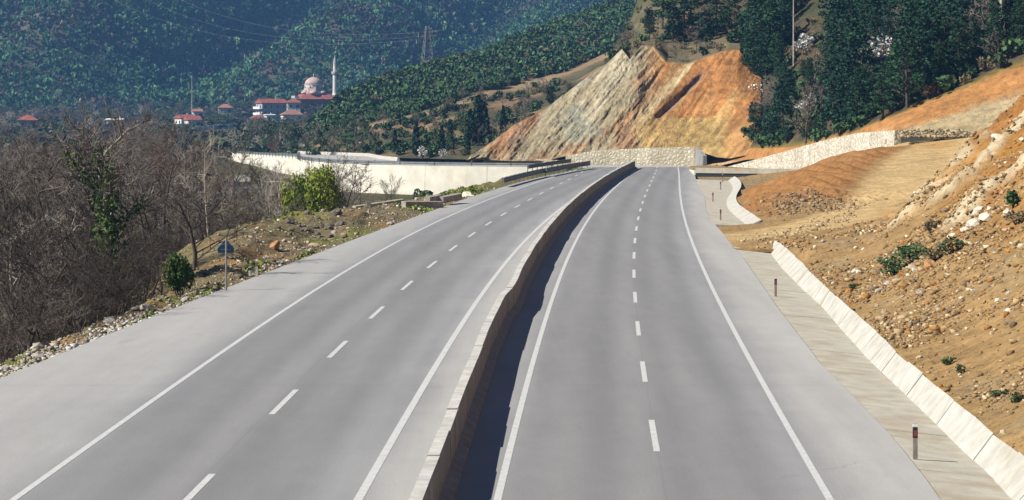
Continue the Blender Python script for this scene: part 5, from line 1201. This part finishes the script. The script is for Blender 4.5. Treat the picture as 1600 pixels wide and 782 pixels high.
TONE = {'rock_tan': 'tan', 'rock_pale': 'pale', 'rock_grey': 'grey', 'rock_rust': 'rusty orange'}
def where_s(x, Yd):
    d = x - float(foot(Yd)); px = CX + x / Yd * FPX
    a_ = 'beside the white channel' if d < 1.2 else 'low on the rubble slope' if d < 4 else 'high on the rubble slope'
    b_ = 'near the closest marker post' if Yd < 75 else 'level with the middle marker post' if Yd < 115 else 'near the dirt track'
    return f'{a_} {b_}'
for x, Yd in spots[:215]:
    s_ = rnd.choice([.16, .19, .22, .27, .36]); m_ = rnd.choices(list(TONE), [.58, .11, .13, .18])[0]
    place_stone(x, Yd, zr(x, Yd), s_, m_, f"{'large' if s_ > .3 else 'fist sized' if s_ < .18 else 'small'} {TONE[m_]} stone {where_s(x, Yd)}", 'loose stones on the right slope')
for px, py, Yd, s_, lab in [(1522,428,104,.75,'large pale boulder, left of the pair right of the dark shrub'),(1540,424,104,.85,'large pale boulder, right of the pair right of the dark shrub'),(1530,405,109,.6,'pale boulder on top of the boulder pile'),(1548,408,108,.5,'pale boulder at the right of the pile top'),(1575,428,102,.6,'grey boulder alone near the right picture edge'),(1455,455,99,.8,'orange tinted boulder between two dark shrubs'),(1490,425,105,.5,'tan boulder left of the pale boulder pair'),(1425,448,102,.45,'tan stone under the dark shrub'),(1345,432,112,.35,'grey stone left of the dark shrub'),(1508,440,102,.45,'pale stone below the boulder pair'),(1560,330,130,.7,'pale rock outcrop piece on the upper slope'),(1500,345,135,.6,'pale rock below the white rock band')]:
    x = (px - CX) / FPX * Yd; place_stone(x, Yd, zr(x, Yd), s_, 'rock_pale' if 'pale' in lab else 'rock_rust' if 'orange' in lab else 'rock_tan', lab, None)
# the rest of the rubble, one mass
ico = bpy.data.meshes.new('tmp'); bmi = bmesh.new(); bmesh.ops.create_cube(bmi, size=.8); bmesh.ops.triangulate(bmi, faces=bmi.faces); bmi.to_mesh(ico); bmi.free()
iv_ = np.array([v.co[:] for v in ico.vertices]); if_ = np.array([p_.vertices[:] for p_ in ico.polygons]); bpy.data.meshes.remove(ico)
def rubble(name, P_, S_, mats_col, label, mat):
    n = len(P_); v = iv_[None] * g2.uniform(.5, 1.25, (n, len(iv_), 1)) * (S_[:, None, None] * g2.uniform(.6, 1.25, (n, 1, 3)) * np.array((1, 1, .75)))
    a_ = g2.uniform(0, 6.28, n)[:, None]; x = v[..., 0] * np.cos(a_) - v[..., 1] * np.sin(a_); y = v[..., 0] * np.sin(a_) + v[..., 1] * np.cos(a_)
    W = np.stack([x, y, v[..., 2]], -1) + P_[:, None]; Fq = (np.arange(n)[:, None, None] * len(iv_) + if_[None]).reshape(-1, 3)
    return obj(name, np_mesh(name, W.reshape(-1, 3), Fq, mat, False, np.repeat(mats_col, len(iv_), 0)), label=label, kind='stuff')
def m_rubble():
    k = NT('rubble_stone'); a_ = k.n('Attribute'); a_.attribute_name = 'soil'; f = k.noise(k.pos(), 5, 4, .7)
    return k.done(k.mix(1.0, a_.outputs['Color'], k.ramp(f, [(.3, (.75,.75,.75)), (.7, (1.2,1.2,1.2))]), 'MULTIPLY'), .92, .1)
M['rubble'] = m_rubble()
n_ = 56000; Yq = np.exp(g2.uniform(math.log(52), math.log(235), n_)); lo_ = np.where(Yq < 147, kout(Yq) + .1, foot(Yq) - 2.0); xq = lo_ + np.abs(g2.normal(size=n_)) * np.where(Yq < 150, 8.0, 9.0)
nn = vnoise(xq / 3.5, Yq / 6, 141); sel = (CX + xq / Yq * FPX < 1650) & (track_mask(xq, Yq) < .25) & (nn + .16 * g2.normal(size=n_) > .42); xq, Yq = xq[sel], Yq[sel]
zq = Hr(xq, Yq); sz_ = g2.lognormal(-2.55, .62, len(xq)) * (Yq / 90) ** .5; sz_ = np.clip(sz_, .03, .38)
pal = np.array([(.31, .20, .09), (.40, .29, .15), (.54, .44, .28), (.25, .17, .09), (.36, .165, .045), (.17, .125, .08)]); rc_ = pal[g2.choice(6, len(xq), p=[.36, .22, .08, .18, .09, .07])] * g2.uniform(.7, 1.05, (len(xq), 1))
rubble('rubble', np.c_[xq, Yq, zq + sz_ * .12], sz_, rc_, 'loose tan and pale rubble strewn over the cut slope', M['rubble'])
n_ = 1500; xq = g2.normal(22.6, 1.5, n_); Yq = g2.normal(184, 4.5, n_); zq = Hr(xq, Yq); sz_ = np.clip(g2.lognormal(-1.85, .45, n_), .06, .42)
rubble('rubble', np.c_[xq, Yq, zq + sz_ * .1], sz_, np.array([(.24, .165, .085), (.16, .11, .06), (.31, .22, .12)])[g2.choice(3, n_)], 'heap of brown rubble at the end of the spoil bank', M['rubble'])
n_ = 450; u_ = g2.random(n_); pxq = 1140 + u_ * 190 + g2.normal(0, 12, n_); pyq = 384 - u_ * 30 + g2.normal(0, 5, n_); Yq = FPX * 8.4 / (pyq - HY); xq = (pxq - CX) / FPX * Yq; sz_ = np.clip(g2.lognormal(-2.0, .4, n_), .05, .4)
sel = xq > Redge(Yq) + .6; xq, Yq, sz_ = xq[sel], Yq[sel], sz_[sel]; rubble('rubble', np.c_[xq, Yq, Hr(xq, Yq) + sz_ * .1], sz_, np.array([(.28, .20, .11), (.20, .15, .09), (.42, .32, .19)])[g2.choice(3, len(xq))], 'clods scattered along the near edge of the dirt track', M['rubble'])
n_ = 1500; pxq = g2.uniform(1408, 1560, n_); Yq = g2.uniform(257, 263, n_); xq = (pxq - CX) / FPX * Yq; sz_ = np.clip(g2.lognormal(-1.5, .5, n_), .08, .75); zq = np.maximum(Hr(xq, Yq), EYE - (214 - HY) / FPX * Yq + g2.uniform(0, .9, n_) * (Yq - 257) / 6)
rubble('rubble', np.c_[xq, Yq, zq], sz_, np.array([(.27, .21, .12), (.20, .155, .09), (.38, .31, .20)])[g2.choice(3, n_)], 'grey rubble ledge behind the crest of the dirt track', M['rubble'])
# left verge
n_ = 9000; Yq = np.exp(g2.uniform(math.log(66), math.log(250), n_)); s_q = np.abs(g2.normal(size=n_)) * BW(Yq) * .6 + .1; xq = Ledge(Yq) - s_q; zq = Hl(xq, Yq); sz_ = np.clip(g2.lognormal(-2.7, .5, n_), .03, .4) * np.where(Yq > 120, 1.25, 1)
rubble('rubble', np.c_[xq, Yq, zq + sz_ * .1], sz_, np.array([(.22, .19, .13), (.33, .28, .20), (.45, .41, .34), (.14, .12, .085), (.30, .20, .10)])[g2.choice(5, n_, p=[.32, .25, .13, .2, .1])], 'grey brown rubble dumped along the left verge', M['rubble'])
n_ = 5200; Yq = g2.uniform(70, 112, n_); s_q = np.abs(g2.normal(size=n_)) * .75 + .02; xq = Ledge(Yq) - s_q; sz_ = np.clip(g2.lognormal(-2.75, .5, n_), .03, .3); k_ = fbm(xq / 1.5, Yq / 6, 161) > -.12; xq, Yq, sz_ = xq[k_], Yq[k_], sz_[k_]
rubble('gravel', np.c_[xq, Yq, Hl(xq, Yq) + sz_ * .12], sz_, np.array([(.42, .41, .38), (.33, .32, .30), (.50, .48, .43), (.30, .25, .17)])[g2.choice(4, len(xq))], 'pale grey gravel spilled along the near left asphalt edge', M['rubble'])
for k in range(85):
    Yd = rnd.uniform(74, 215); s_l = abs(rnd.gauss(0, 1)) * float(BW(Yd)) * .5 + .25; x = float(Ledge(Yd)) - s_l; s_ = rnd.choice([.22, .3, .4, .55]); m_ = rnd.choices(['rock_grey', 'rock_pale', 'rock_tan'], [.55, .2, .25])[0]
    w0 = 'left of the blue sign' if Yd < 108 else 'just past the blue sign' if Yd < 140 else 'on the broad rubble verge' if Yd < 180 else 'near the concrete beams'
    place_stone(x, Yd, zl(x, Yd), s_, m_, f"{'big' if s_ > .35 else 'small'} {TONE[m_]} stone {w0} {'at the asphalt edge' if s_l < 1 else 'back from the asphalt'}", 'stones on the left verge')
for k in range(26):
    px = rnd.gauss(0, 1); Yd = 166 + rnd.gauss(0, 4); x = -13.4 + px * 1.3; s_ = rnd.uniform(.35, .95); w0 = 'left end' if px < -.5 else 'right end' if px > .5 else 'middle'
    place_stone(x, Yd, zl(x, Yd), s_, 'rock_dark', f"{'large' if s_ > .7 else 'smaller'} dark broken rock in the heap on the rubble verge, {w0}", 'dark rocks heaped on the verge')
for px, py, Yd, s_, lab in [(430,393,140,1.0,'brown rock lump in the reddish soil of the verge'),(645,304,225,.8,'white rock among green grass near the shoulder'),(575,325,200,1.0,'dark rock at the top of the verge'),(730,307,226,1.2,'pale rock beside the shoulder near the guardrail')]:
    x = (px - CX) / FPX * Yd; place_stone(x, Yd, zl(x, Yd), s_, 'rock_dark' if 'dark' in lab else 'rock_rust' if 'brown' in lab else 'rock_pale', lab, None)
# shrubs on the right slope
def zr2(x, y): return zr(x, y)
for px, Yd, wd, ht, mat, n_, lab in [(1395,106,1.9,.9,'maquis',620,'low dark green shrub on the rubble slope, left half of the spreading clump'),(1430,105,2.1,1.0,'maquis',760,'low dark green shrub on the rubble slope, right half of the spreading clump'),(1488,99,1.6,.8,'scrub',360,'dull green shrub below the boulder pair'),(1460,100,1.1,.6,'dry',260,'withered shrub left of the dull green shrub'),(1455,112,1.0,.7,'dry',240,'rust brown dead shrub above the spreading clump'),(1333,107,.7,.3,'maquis',180,'tiny green shrub left of the spreading clump'),(1480,74,.5,.3,'maquis',160,'small green plant beside the white channel, upper one'),(1503,71.5,.45,.3,'maquis',150,'small green plant beside the white channel, lower one'),(1582,103,1.0,.7,'maquis',300,'green shrub near the right picture edge by the grey boulder'),(1588,96,1.5,.6,'dry',260,'dry grassy shrub at the right picture edge'),(1560,66,.6,.25,'scrub',150,'greyish plant in the stones near the closest channel panels'),(1590,64,.5,.3,'scrub',140,'small olive plant at the lower right edge')]:
    bushel('slope_shrub', px, 0, Yd, wd, ht, mat, n_, .09 if wd > .8 else .06, lab, 'shrub', zr2, 520 + int(px) % 37)
# ------------------------------------------------------------------ air
hz = MB().box(-2000, 2000, -130, 2950, -9, 232).obj('haze', None, kind='stuff', label='thin blue valley haze')
hm = bpy.data.materials.new('haze'); hm.use_nodes = True; t_ = hm.node_tree; t_.nodes.remove(t_.nodes['Principled BSDF']); pv = t_.nodes.new('ShaderNodeVolumePrincipled')
pv.inputs['Color'].default_value = (.22, .52, 1.0, 1); pv.inputs['Density'].default_value = .000122; pv.inputs['Anisotropy'].default_value = 0.0
t_.links.new(pv.outputs[0], t_.nodes['Material Output'].inputs['Volume']); hz.data.materials.clear(); hz.data.materials.append(hm)

# ------------------------------------------------------------------ labels: like things told apart by height in view and order from the left
ORD = ['leftmost', 'second from left', 'third from left', 'fourth from left', 'fifth from left', 'sixth from left', 'seventh from left', 'eighth from left']
by = {}
for o in list(COL.objects):
    if o.parent is None and o.get('label') and o.get('category'): by.setdefault(o['label'], []).append(o)
for lab, L in by.items():
    if len(L) < 2: continue
    q = sorted((proj(np.array(o.location[:])) + (o,) for o in L), key=lambda t: t[1])
    rows_ = [q] if len(q) < 4 else [q[:len(q) // 2], q[len(q) // 2:]] if len(q) < 9 else [q[i * len(q) // 3:(i + 1) * len(q) // 3] for i in range(3)]
    nm = {1: [''], 2: ['farther, ', 'nearer, '], 3: ['far row, ', 'middle row, ', 'near row, ']}[len(rows_)]
    for w_, r in zip(nm, rows_):
        r = sorted(r, key=lambda t: t[0])
        for i, (_, _, o) in enumerate(r):
            suf = (w_ + (ORD[i] if i < len(ORD) else f'number {i + 1} from left')).split(); o['label'] = ' '.join(lab.split()[:16 - len(suf)]).rstrip(',') + ', ' + ' '.join(suf)
